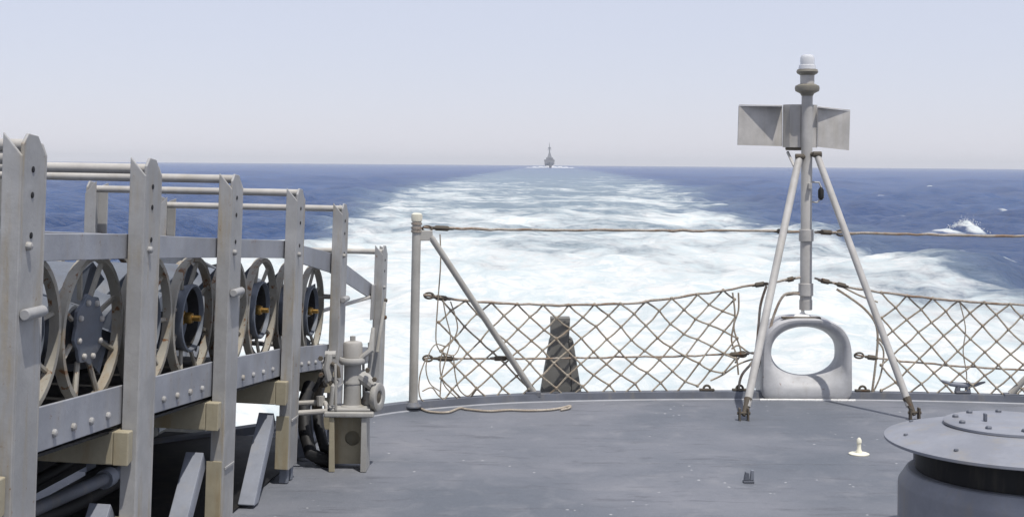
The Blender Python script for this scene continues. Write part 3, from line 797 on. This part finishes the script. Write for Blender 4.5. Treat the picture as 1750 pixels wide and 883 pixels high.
wire('middle_lifeline', MID_L, .008, 'sagging middle lifeline carrying the head of the left net', fits=[((738, 507), (770, 511)), ((1342, 479), (1360, 475)), ((1285, 488), (1312, 484))], rings=[(733, 505)])
wire('middle_lifeline', MID_R, .008, 'middle lifeline carrying the head of the right net', fits=[((1398, 478), (1422, 483)), ((1426, 484), (1450, 490))])
wire('lower_lifeline', LOW_L, .0065, 'thin lower lifeline crossing the middle of the left net', fits=[((740, 612), (782, 613)), ((838, 612), (872, 612)), ((1240, 606), (1280, 604))], rings=[(731, 612), (1268, 605)])
wire('lower_lifeline', LOW_R, .0065, 'thin lower lifeline crossing the middle of the right net', fits=[((1478, 609), (1500, 612))], rings=[(1468, 607)])

def net(label, xa, xb, topP, botF, pitch, rows, skip=None, jit=1.3, seed=1):
    rnd = random.Random(seed)
    tx = [p[0] for p in topP]; ty = [p[1] for p in topP]
    hp = pitch/2; ncol = int(round((xb-xa)/hp)); K = {}
    for i in range(ncol+1):
        for j in range(2*rows+1):
            if (i+j) % 2: continue
            x = xa + i*hp
            t = j/(2*rows); y = lerp(x, tx, ty)*(1-t) + botF(x)*t
            if 0 < j < 2*rows: y += rnd.uniform(-jit, jit) + 2.2*math.sin(x*.021+j); x += rnd.uniform(-jit, jit) + 2.5*math.sin(j*.9+x*.013)
            K[(i, j)] = on_rail(x, y, rnd.uniform(-.012, .012) + .015*math.sin(j*.8))
    base = on_rail(xa, botF(xa)); base.z = .05
    root = empty('safety_net', base, label, 'net')
    ms = MB(); mk = MB()
    for (i, j), p in K.items():
        if skip and skip(xa+i*hp, j/(2*rows)): continue
        for di, dj in ((1, 1), (1, -1)):
            q = K.get((i+di, j+dj))
            if q is None or (skip and skip(xa+(i+di)*hp, (j+dj)/(2*rows))): continue
            m_ = p.lerp(q, .5) + Vector((rnd.uniform(-.003, .003), rnd.uniform(-.004, .004), rnd.uniform(-.006, .001)))
            ms.tube([p-base, p.lerp(m_, .5)-base+Vector((0, 0, -.001)), m_-base, q.lerp(m_, .5)-base, q-base], .0060, 6, cap=False)
        s = .0115; c = p-base
        mk.tube([c+Vector((0, 0, -s)), c+Vector((0, 0, -s*.5)), c+Vector((0, 0, s*.5)), c+Vector((0, 0, s))], [.003, s, s, .003], 6)
    a = ms.build('mesh_cords', M['net'], root); a['kind'] = 'stuff'
    b = mk.build('knots', M['net'], root); b['kind'] = 'stuff'
    return root, base
botL = lambda x: lerp(x, [700, 760, 900, 1000, 1100, 1160, 1205, 1255, 1300], [690, 690, 683, 680, 678, 676, 652, 628, 620])
nL, bL = net('left diamond mesh safety net stretched from the capped stanchion towards the chock', 752, 1258, MID_L, botL, 44, 4, seed=4)
botR = lambda x: lerp(x, [1485, 1500, 1530, 1600, 1700, 1760, 1850], [660, 665, 672, 678, 684, 686, 688])
nR, bR = net('right diamond mesh safety net hanging behind the ventilator', 1506, 1836, MID_R, botR, 44, 4, seed=9)
def line(pix, r, parent, base, name, mat='net', n=6, off=0):
    pts = [on_rail(p[0], p[1], p[2] if len(p) > 2 else off)-base for p in pix]
    # smooth
    out = []
    for i in range(len(pts)-1):
        p0, p1, p2, p3 = pts[max(i-1, 0)], pts[i], pts[i+1], pts[min(i+2, len(pts)-1)]
        for k in range(5):
            t = k/5; out.append(.5*((2*p1)+(p2-p0)*t+(2*p0-5*p1+4*p2-p3)*t*t+(3*p1-p0-3*p2+p3)*t**3))
    out.append(pts[-1])
    mb = MB(); mb.tube(out, r, n); return mb.build(name, M[mat], parent)
# bunched slack at the left end of the left net
for pl in ([(752, 400), (753, 450), (748, 520), (745, 580), (752, 600)], [(757, 512), (762, 540), (770, 575), (764, 605), (755, 640), (752, 678)],
           [(770, 515), (782, 560), (766, 590), (745, 588), (733, 605), (728, 630), (735, 655), (752, 668)], [(728, 612), (718, 640), (716, 668), (722, 684), (742, 690)],
           [(752, 600), (775, 607), (785, 590), (776, 575)], [(760, 590), (752, 620), (756, 650), (770, 670), (800, 690), (825, 682)],
           [(722, 668), (738, 662), (750, 676), (770, 690)], [(775, 606), (778, 640), (785, 665), (800, 676), (815, 660)]):
    line(pl, .0042, nL, bL, 'slack_cord', 'net', off=-.02)
# frayed edge lashing and chain at the right end of the left net
for pl in ([(1252, 500), (1256, 540), (1250, 580), (1258, 605), (1262, 640)], [(1262, 500), (1262, 530), (1254, 560), (1266, 600), (1256, 620)], [(1250, 596), (1262, 590), (1280, 602), (1296, 605)],
           [(1214, 650), (1235, 640), (1262, 622), (1290, 612)]):
    line(pl, .006, nL, bL, 'edge_lashing', 'net')
for pl in ([(1310, 488), (1300, 520), (1296, 560), (1290, 610), (1268, 640), (1262, 665)], [(1366, 502), (1340, 504), (1322, 540), (1312, 580), (1300, 610), (1288, 660)]):
    line(pl, .009, nL, bL, 'stay_rope', 'wire')
line([(1430, 494), (1452, 508), (1478, 528), (1496, 552), (1500, 580), (1496, 625), (1490, 672)], .008, nR, bR, 'edge_lashing', 'net')
line([(1440, 490), (1470, 505), (1500, 516)], .006, nR, bR, 'edge_lashing', 'net'); line([(1498, 580), (1510, 600), (1505, 640), (1492, 670)], .006, nR, bR, 'edge_lashing', 'net')
line([(1640, 516), (1650, 560), (1646, 600), (1652, 640), (1650, 670)], .004, nR, bR, 'slack_cord', 'net')
# loose rope lying along the foot of the left net
def deck_rope(pix, r, label):
    P = [at_z(x, y, r + .002) for x, y in pix]; base = P[0].copy(); pts = [p-base for p in P]; out = []
    for i in range(len(pts)-1):
        p0, p1, p2, p3 = pts[max(i-1, 0)], pts[i], pts[i+1], pts[min(i+2, len(pts)-1)]
        for k in range(6):
            t = k/6; out.append(.5*((2*p1)+(p2-p0)*t+(2*p0-5*p1+4*p2-p3)*t*t+(3*p1-p0-3*p2+p3)*t**3))
    out.append(pts[-1]); mb = MB(); mb.tube(out, r, 8); o = mb.build('loose_rope', M['manila'], None); o.location = base
    return tag(o, label, 'rope')
deck_rope([(718, 697), (735, 703), (765, 704), (785, 697), (800, 699), (835, 702), (870, 700), (900, 701), (935, 700), (958, 697), (974, 693), (972, 697), (958, 700)], .0075, 'loose pale rope lying on deck along the foot of the left net')

# ------------------------------------------------------------------ weathered tapered post behind the net
pb = on_rail(957, 678, .12); pb.z = .02
tp = empty('boom_crutch', pb, 'weathered tapered grey brown post standing behind the left net', 'post')
def quad_loft(mb, secs):
    vs = []; 
    for (x0, x1, y0, y1, z) in secs: vs += [(x0, y0, z), (x1, y0, z), (x1, y1, z), (x0, y1, z)]
    fs = [(3, 2, 1, 0)]
    for i in range(len(secs)-1):
        for j in range(4): fs.append((i*4+j, i*4+(j+1) % 4, (i+1)*4+(j+1) % 4, (i+1)*4+j))
    b = 4*(len(secs)-1); fs.append((b, b+1, b+2, b+3)); mb.add(vs, fs)
mb = MB(); quad_loft(mb, [(-.135, .075, -.06, .06, 0), (-.075, .05, -.06, .06, .36), (-.068, .055, -.06, .06, .375), (-.068, .062, -.06, .06, .515)]); mb.build('front_board', M['wood'], tp, bevel=.004)
mb = MB(); quad_loft(mb, [(.078, .145, -.04, .12, 0), (.053, .085, -.04, .12, .36), (.058, .066, -.04, .12, .375)]); mb.build('side_cheek', M['wood'], tp, bevel=.004)

# ------------------------------------------------------------------ closed chock
cb = at_z(1380, 684, 0)
ch = empty('closed_chock', cb, 'rounded grey cast steel closed chock below the mast, foam seen through it', 'chock')
def superring(a, b, cz, e, n=64):
    out = []
    for k in range(n):
        t = 2*math.pi*k/n; c, s = math.cos(t), math.sin(t)
        out.append((a*math.copysign(abs(c)**(2/e), c), cz + b*math.copysign(abs(s)**(2/e), s)))
    return out
px2m = cb.y/F; hw_, hh_ = 77*px2m, 139*px2m
def chock_outer(scale):
    out = []
    for k in range(64):
        t = 2*math.pi*k/64; c, s = math.cos(t), math.sin(t)
        if s >= 0: x = hw_*math.copysign(abs(c)**(2/3.0), c); z = hh_*.50 + hh_*.50*abs(s)**(2/2.5)
        else: x = hw_*1.01*math.copysign(abs(c)**(2/12), c); z = hh_*.50 - hh_*.50*abs(s)**(2/12)
        out.append((x*scale, hh_*.5 + (z-hh_*.5)*scale))
    return out
hole_c = (684-604)*px2m; ha, hb = 57*px2m, 42*px2m
def blend(o, i_, t): return [(a*(1-t)+c*t, b*(1-t)+d*t) for (a, b), (c, d) in zip(o, i_)]
oo = chock_outer(1.0); hi = superring(ha, hb, hole_c, 2.08)
rings = []
D = .30
rings.append((oo, D)); rings.append((oo, .03)); rings.append((chock_outer(.985), .008))
for t, y in ((.10, .0), (.25, .0), (.45, .003), (.62, .016), (.78, .040), (.90, .075), (1.0, .13)): rings.append((blend(oo, hi, t), y))
rings.append((hi, .17))
for t, y in ((.9, .225), (.6, .28), (.25, D-.003), (0.0, D)): rings.append((blend(oo, hi, t), y))
vs = []; fs = []; n = 64
for rg, y in rings: vs += [(x, y, max(z, .0)) for x, z in rg]
for i in range(len(rings)-1):
    for j in range(n): fs.append((i*n+j, i*n+(j+1) % n, (i+1)*n+(j+1) % n, (i+1)*n+j))
mb = MB(); mb.add(vs, fs, True); mb.build('body', M['chock'], ch, auto=50)
mb = MB()
for k in range(26):
    x = -hw_*1.02 + 2.04*hw_*k/25; mb.tube([(x-.012, -.006+.002*math.sin(k*2), .004), (x+.012, -.006+.002*math.cos(k*3), .005)], .007, 6)
mb.build('weld_bead', M['white'], ch)
mb = MB(); mb.lathe([(.0, hh_+.002), (.06, hh_+.001), (.05, hh_+.012), (.02, hh_+.02), (.012, hh_+.03), (.012, hh_+.075), (0, hh_+.075)], Matrix.Translation((-.005, .15, 0)), 18); mb.build('pivot_pin', M['white'], ch)
mb = MB(); mb.box((-.16, .06, hh_-.008), (.10, .10, hh_+.006)); mb.build('seam_strip', M['rustiron'], ch, bevel=.003)

# ------------------------------------------------------------------ stern light tripod mast
MY = cb.y + .15
mbse = at_y(1377, 528, MY)
mast = empty('stern_light_mast', Vector((mbse.x, mbse.y, 0)), 'grey tripod mast with stern light lens and winged reflector above the chock', 'mast')
m0 = Vector((mbse.x, mbse.y, 0))
def mz(px, py, dy=0.0): return at_y(px, py, MY+dy)-m0
ax_b, ax_t = mz(1377, 528), mz(1379.5, 150)
dd = (ax_t-ax_b).normalized(); MT = Matrix.Translation(ax_b) @ rotz_to(dd)
h_of = lambda py: (mz(1378, py)-ax_b).length if py < 528 else -(mz(1378, py)-ax_b).length
pm = MY/F
mb = MB(); mb.lathe([(0, 0), (10*pm, 0), (10*pm, h_of(400)), (9.4*pm, h_of(398)), (9.4*pm, h_of(156))], MT, 24); mb.build('pole', M['mast'], mast)
for a, b, r in ((528, 512, 11), (505, 484, 12.5), (412, 392, 12.5)):
    mb = MB(); mb.lathe([(9*pm, h_of(a)), (r*pm, h_of(a)), (r*pm, h_of(b)), (9*pm, h_of(b))], MT, 24); mb.build('sleeve', M['mast'], mast, bevel=.002)
mb = MB(); mb.lathe([(9*pm, h_of(165)), (12*pm, h_of(160)), (20*pm, h_of(156)), (21*pm, h_of(151)), (20*pm, h_of(147)), (14*pm, h_of(144)), (0, h_of(144))], MT, 28); mb.build('lower_flange', M['collar'], mast)
mb = MB(); mb.lathe([(12*pm, h_of(145)), (12*pm, h_of(128)), (0, h_of(128))], MT, 24); mb.build('lamp_base', M['panel'], mast)
mb = MB(); mb.lathe([(12*pm, h_of(129)), (17*pm, h_of(126)), (18.5*pm, h_of(123)), (17*pm, h_of(119)), (0, h_of(119))], MT, 28); mb.build('upper_flange', M['collar'], mast)
mb = MB(); mb.lathe([(15*pm, h_of(118.5)), (14*pm, h_of(112)), (12.3*pm, h_of(111)), (12*pm, h_of(99)), (10*pm, h_of(95)), (6*pm, h_of(93.5)), (0, h_of(93))], MT, 28); mb.build('lens', M['glass'], mast)
mb = MB(); mb.lathe([(0, h_of(117.5)), (7*pm, h_of(117.5)), (7*pm, h_of(100)), (0, h_of(98))], MT, 16); mb.build('lamp', M['white'], mast)
# reflector: trough behind the pole with two splayed wings and thin lids
yr = .10
ctr = [mz(1338, 182, yr), mz(1340, 182, yr-.03), mz(1350, 181, yr-.065), mz(1368, 181, yr-.08), mz(1385, 182, yr-.065), mz(1395, 183, yr-.03), mz(1397, 184, yr)]
zt, zb_ = mz(1338, 181, yr).z, mz(1338, 252, yr).z
mb = MB()
for a, b in zip(ctr[:-1], ctr[1:]):
    n = (b-a).cross(Vector((0, 0, 1))).normalized()*-.006
    mb.add([Vector((a.x, a.y, zb_)), Vector((b.x, b.y, zb_)), Vector((b.x, b.y, zt)), Vector((a.x, a.y, zt)),
            Vector((a.x, a.y, zb_))+n, Vector((b.x, b.y, zb_))+n, Vector((b.x, b.y, zt))+n, Vector((a.x, a.y, zt))+n], [(0,1,2,3),(7,6,5,4),(0,4,5,1),(3,2,6,7),(0,3,7,4),(1,5,6,2)])
mb.build('housing', M['panel'], mast)
def wing(i_t, i_b, o_t, o_b, name):
    a, b, c, d = i_t, o_t, o_b, i_b
    n = (b-a).cross(d-a).normalized(); n = n if n.y > 0 else -n
    mb = MB(); mb.prism([a, b, c, d], n*.006); wg = mb.build(name, M['panel'], mast)
    return wg
wl = wing(mz(1337, 182, .09), mz(1337, 250, .09), mz(1263, 181, -.08), mz(1261, 248, -.08), 'reflector_wing')
wr = wing(mz(1398, 184, .06), mz(1398, 251, .06), mz(1453, 190, .20), mz(1451, 257, .20), 'reflector_wing')
for wg, o_, i_, q in ((wl, mz(1263, 180.4, -.08), mz(1337, 181.2, .09), mz(1337, 181.6, -.03)), (wr, mz(1453, 189.4, .20), mz(1398, 183.2, .06), mz(1398, 183.8, .0))):
    mb = MB(); mb.prism([o_, i_, q], (0, 0, .006)); mb.build('lid', M['panel'], wg)
mb = MB(); mb.prism([c+Vector((0, 0, 0)) for c in [Vector((p.x, p.y, zt+.001)) for p in ctr]], (0, 0, .006)); mb.build('housing_lid', M['panel'], mast)
mb = MB(); mb.lathe([(0, .0), (.055, .0), (.06, .012), (.055, .03), (0, .03)], Matrix.Translation(mz(1357, 257, .10)), 20); mb.build('housing_foot', M['rustiron'], mast)
mb = MB(); mb.tube([mz(1346, 260, .1), mz(1357, 284, .0)], .010, 8); mb.build('housing_stay', M['mast'], mast)
# two legs with hinged feet
for (tx, ty), (bx, by) in (((1366, 268), (1271, 712)), ((1396, 264), (1563, 711))):
    foot = at_z(bx, by+6, 0)-m0; top = mz(tx, ty, -.05)
    a = foot + (top-foot).normalized()*.09
    mb = MB(); mb.tube([a, top], .0245 if bx < 1300 else .0225, 16); lg = mb.build('leg', M['mast'], mast)
    mb = MB(); mb.tube([foot+Vector((0, 0, .03)), a+(top-a)*.03], [.012, .026], 10)
    for s in (-1, 1): mb.box((foot.x+s*.026-.005, foot.y-.022, .001), (foot.x+s*.026+.005, foot.y+.022, .075))
    mb.tube([foot+Vector((-.04, 0, .045)), foot+Vector((.04, 0, .045))], .009, 8)
    mb.build('hinge_foot', M['rustiron'], lg)
    mb = MB(); mb.tube([top+Vector((-.028, -.012, .0)), top+Vector((.028, -.012, .0))], .02, 10); mb.tube([top, mz(1379, ty, 0)], .016, 8); mb.build('leg_clevis', M['rustiron'], lg)
mb = MB(); mb.tube([mz(1388, 311), mz(1400, 312), mz(1404, 322)], .006, 8); mb.tube([mz(1388, 345), mz(1396, 346), mz(1404, 338)], .006, 8); mb.build('shackle_bracket', M['mast'], mast)
mb = MB(); mb.tube([mz(1403, 320), mz(1403, 325), mz(1403, 338), mz(1403, 342)], [.008, .02, .02, .008], 12); mb.build('plug_socket', M['black'], mast)
mb = MB(); mb.box(tuple(mz(1384, 318, -.055)-Vector((.01, .01, .02))), tuple(mz(1384, 318, -.045)+Vector((.01, .01, .02)))); mb.build('cable_clip', M['mast'], mast, bevel=.003)
mb = MB(); mb.tube([mz(1343, 503), mz(1356, 501), mz(1368, 501)], .012, 10); mb.build('stub_arm', M['rustiron'], mast)

# ------------------------------------------------------------------ mushroom ventilator
vb = Vector(((1746-CX)/F*5.50, 5.50, 0))
vt = empty('mushroom_ventilator', vb, 'squat blue grey mushroom ventilator with wide conical cap on deck', 'ventilator')
mb = MB(); mb.lathe([(.468, .001), (.468, .272), (.466, .284), (.436, .330), (.428, .334), (.36, .334)], None, 72); mb.build('base', M['vent'], vt, auto=25)
mb = MB(); mb.lathe([(.400, .335), (.400, .47)], None, 64); mb.build('screen', M['black'], vt)
mb = MB(); mb.lathe([(.0, .44), (.40, .44), (.515, .448), (.524, .452), (.524, .462), (.515, .466), (.43, .487), (.33, .506), (.27, .514), (.25, .515), (0, .515)], None, 96); cp = mb.build('cap', M['vent'], vt, auto=25)
mb = MB(); mb.lathe([(.0, .5155), (.25, .5155), (.262, .517), (.262, .526), (.25, .531), (.0, .533)], Matrix.Translation((-.02, .04, 0)), 64); hd = mb.build('hatch', M['vent'], vt, auto=25)
for k in range(10):
    a = 2*math.pi*k/10 + .2
    mb = MB(); mb.lathe([(0, .530), (.013, .530), (.013, .539), (.009, .543), (0, .544)], Matrix.Translation((-.02+.215*math.cos(a), .04+.215*math.sin(a), 0)), 6, smooth=False); mb.build('hatch_bolt', M['coam'], hd)
mb = MB(); mb.box((-.130, .03, .533), (-.118, .05, .564)); mb.build('hatch_lug', M['coam'], hd, bevel=.003)
for k in range(9):
    a = 2*math.pi*k/9 + .35
    r = .455; z = .4815
    mb = MB(); mb.lathe([(0, z), (.010, z), (.008, z+.006), (0, z+.007)], Matrix.Translation((r*math.cos(a), r*math.sin(a), 0)), 8); mb.build('cap_rivet', M['coam'], cp)
for k in range(3):
    a = 2*math.pi*k/3 - R(105)
    Mv = Matrix.Rotation(a, 4, 'Z'); mb = MB(); mb.box((.405, -.006, .30), (.462, .006, .452), Mv); mb.build('cap_strut', M['vent'], vt, bevel=.002)

# ------------------------------------------------------------------ small deck fittings
def padeye(px, py, s, label, name='pad_eye', mat='coam'):
    b = at_z(px, py, .0); r = empty(name, b, label, 'deck fitting')
    mb = MB(); mb.box((-s, -s*.6, .001), (s, s*.6, s*.25)); mb.build('base', M[mat], r, bevel=.003)
    mb = MB(); mb.tube([(s*.55*math.cos(t), 0, s*.25+s*.75*math.sin(t)) for t in [k*math.pi/8 for k in range(9)]], s*.2, 8); mb.build('eye', M['rustiron'], r)
    return r
b = at_z(1468, 776, 0); r = empty('socket_cover', b, 'small cream disc with upright stud on the bare deck', 'deck fitting')
mb = MB(); mb.lathe([(.055, .001), (.055, .006), (.045, .010), (0, .011)], None, 28); mb.build('disc', M['cream'], r)
mb = MB(); mb.lathe([(.017, .011), (.016, .02), (.011, .03), (.011, .06), (.014, .064), (.013, .08), (.006, .09), (0, .092)], None, 16); mb.build('stud', M['cream'], r)
b = at_z(1279, 824, 0); r = empty('deck_clip', b, 'small dark two pronged metal clip on the open deck', 'deck fitting')
mb = MB(); mb.box((-.026, -.02, .001), (.026, .02, .012)); mb.build('base', M['coam'], r, bevel=.002)
mb = MB(); mb.prism([(-.024, -.015, .0125), (.002, -.015, .0125), (.002, -.015, .05), (-.016, -.015, .055)], (0, .025, 0)); mb.build('prong', M['coam'], r, bevel=.003)
mb = MB(); mb.prism([(.006, -.012, .0125), (.026, -.012, .0125), (.026, -.012, .062), (.012, -.012, .062)], (0, .022, 0)); mb.build('prong', M['strut'], r, bevel=.003)
# horned cleat on the coaming behind the right net
cp_ = on_rail(1645, 676, .0); cp_.z = .052
r = empty('horned_cleat', cp_, 'grey horned cleat on the coaming behind the right net', 'cleat')
mb = MB(); mb.box((-.05, -.025, .001), (.05, .025, .014)); mb.build('base', M['coam'], r, bevel=.004)
mb = MB(); mb.tube([(-.035, 0, .012), (-.03, 0, .05)], [.02, .016], 10); mb.tube([(.035, 0, .012), (.03, 0, .05)], [.02, .016], 10); mb.build('neck', M['coam'], r)
mb = MB(); mb.tube([(-.15, 0, .085), (-.08, 0, .06), (0, 0, .052), (.08, 0, .056), (.15, 0, .075)], [.006, .015, .019, .015, .006], 10); mb.build('horns', M['strut'], r)
for px, py, lb in ((1208, 681, 'pad eye on the coaming below the slanted right corner of the left net'), (1264, 682, 'pad eye on the coaming just left of the left mast leg'), (1474, 678, 'pad eye on the coaming just right of the chock')):
    q = on_rail(px, py-8, .0); q.z = .052; r = empty('pad_eye', q, lb, 'deck fitting')
    mb = MB(); mb.box((-.05, -.02, .001), (.05, .02, .012)); mb.build('base', M['rustiron'], r, bevel=.003)
    mb = MB(); mb.tube([(.022*math.cos(t), 0, .012+.022*math.sin(t)) for t in [k*math.pi/8 for k in range(9)]], .008, 8); mb.build('eye', M['rustiron'], r)

# ------------------------------------------------------------------ warship following astern
DS = 2050.0
sp = at_z(940, 283, SEA_Z); sx = (940.5-CX)/F*DS + 0
sh = empty('following_warship', Vector((sx, DS, SEA_Z)), 'distant grey warship following bow on in the wake at the horizon', 'warship')
k_ = DS/F                      # metres to a photo pixel at that distance
mb = MB(); secs = [(-4, .3, 8.6), (4, 2.4, 8.2), (14, 4.6, 7.4), (30, 6.4, 6.2), (60, 6.8, 5.2), (95, 6.2, 4.8), (112, 5.2, 4.8)]
vs = []
for y, hwd, z in secs: vs += [(-hwd, y, z), (-hwd*.62, y+2, 1.2), (-hwd*.55, y+2.5, -1.5), (hwd*.55, y+2.5, -1.5), (hwd*.62, y+2, 1.2), (hwd, y, z)]
fs = [(0, 1, 2, 3, 4, 5)]
for i in range(len(secs)-1):
    for j in range(6): fs.append((i*6+j, (i+1)*6+j, (i+1)*6+(j+1) % 6, i*6+(j+1) % 6))
b = 6*(len(secs)-1); fs.append(tuple(b+j for j in range(6))[::-1]); mb.add(vs, fs); mb.build('hull', M['ship'], sh)
def sbox(name, x, y, z0, z1, hx, hy, taper=.9):
    mb = MB(); quad_loft(mb, [(x-hx, x+hx, y-hy, y+hy, z0), (x-hx*taper, x+hx*taper, y-hy*taper, y+hy*taper, z1)]); return mb.build(name, M['ship'], sh)
sbox('gun_turret', 0, 22, 6.6, 9.6, 2.6, 3.2, .8)
mb = MB(); mb.tube([(-.6, 19, 8.6), (-.6, 13, 9.4)], .18, 8); mb.tube([(.6, 19, 8.6), (.6, 13, 9.4)], .18, 8); mb.build('gun_barrel', M['ship'], sh)
sbox('gun_turret', 0, 31, 8.6, 12, 2.4, 3, .8); sbox('deckhouse', 0, 52, 5.4, 9.5, 7.2, 16, .96); sbox('bridge', 0, 43, 9.6, 15.6, 5.6, 5, .9)
wb = sbox('bridge_windows', 0, 38.2, 13.6, 14.8, 4.4, .3, 1.0); sbox('pilot_house_top', 0, 45, 15.7, 18.6, 3.4, 3.4, .75); sbox('director', 0, 46, 18.7, 22.0, 2.3, 2.3, .7)
sbox('funnel', 0, 62, 9.6, 19.5, 2.0, 3.4, .85); sbox('mast_tower', 0, 51, 18, 27, 1.5, 1.5, .5)
mb = MB(); mb.tube([(0, 51, 25), (0, 51, 32), (0, 51, 38.5)], [.8, .5, .22], 8); mb.tube([(-3.4, 51, 27.5), (3.4, 51, 27.5)], .25, 6); mb.build('topmast', M['ship'], sh)
mb = MB(); mb.box((-2.2, 50.2, 29), (2.2, 50.6, 31)); mb.build('radar_antenna', M['ship'], sh)
for s in (-1, 1): sbox('gun_tub', s*6.4, 55, 9.5, 12.5, 1.6, 2, .9)
# bow wave: two foam crests peeling off the stem
rng = random.Random(5)
for s, L, nm in ((-1, 36, 'left hand'), (1, 37, 'right hand')):
    mb = MB(); vs = []; n = 40
    for i in range(n+1):
        t = i/n; x = s*(2.0 + L*t); y = -2 + 30*t; hgt = (3.6*(1-t)**.7*(.75+.25*math.sin(t*23)) + .5)*(1 if t < .97 else .3)
        for a in range(7):
            an = math.pi*a/6; vs.append((x + rng.uniform(-.3, .3), y + 2.6*math.cos(an)*(1+.6*t), -.6 + hgt*math.sin(an)*rng.uniform(.7, 1.15)))
    fs = [(i*7+a, i*7+a+1, (i+1)*7+a+1, (i+1)*7+a) for i in range(n) for a in range(6)]
    mb.add(vs, fs, True); o = mb.build('bow_wave', M['foam'], None); o.location = (sx, DS, SEA_Z)
    tag(o, f'white foam of the distant warship bow wave, {nm} side', 'bow wave', kind='stuff')

# spray thrown up by the breaking crest
pc = at_z(1646, 401, SEA_Z); mb = MB(); rng = random.Random(11)
for k in range(520):
    a = rng.gauss(0, .55); hgt = abs(rng.gauss(0, .33))*math.exp(-a*a*.6); sz = rng.uniform(.012, .05)*(1.3-min(1, hgt))
    c = Vector((a + .35*hgt, rng.gauss(0, .5), .55*math.exp(-a*a*.5) + hgt))
    vs = [c+Vector(v)*sz for v in ((1,0,0),(-1,0,0),(0,1,0),(0,-1,0),(0,0,1),(0,0,-1))]
    mb.add(vs, [(0,2,4),(2,1,4),(1,3,4),(3,0,4),(2,0,5),(1,2,5),(3,1,5),(0,3,5)], True)
o = mb.build('sea_spray', M['foam'], None, auto=0); o.location = pc
tag(o, 'spray flying off the breaking whitecap out to the right', 'spray', kind='stuff')

# ------------------------------------------------------------------ air
mb = MB(); mb.box((-9600, -9600, -5.6), (9600, 9600, 44))
hz = mb.build('haze', None); tag(hz, 'thin pale sea haze', kind='stuff')
mt = bpy.data.materials.new('haze_air'); mt.use_nodes = True; t = mt.node_tree; t.nodes.clear()
pv = N(t, 'ShaderNodeVolumePrincipled'); pv.inputs['Color'].default_value = (.96, .98, 1, 1); pv.inputs['Density'].default_value = .00015; pv.inputs['Anisotropy'].default_value = 0.0
ou = N(t, 'ShaderNodeOutputMaterial'); t.links.new(pv.outputs[0], ou.inputs['Volume'])
hz.data.materials.append(mt)
bpy.context.view_layer.update()
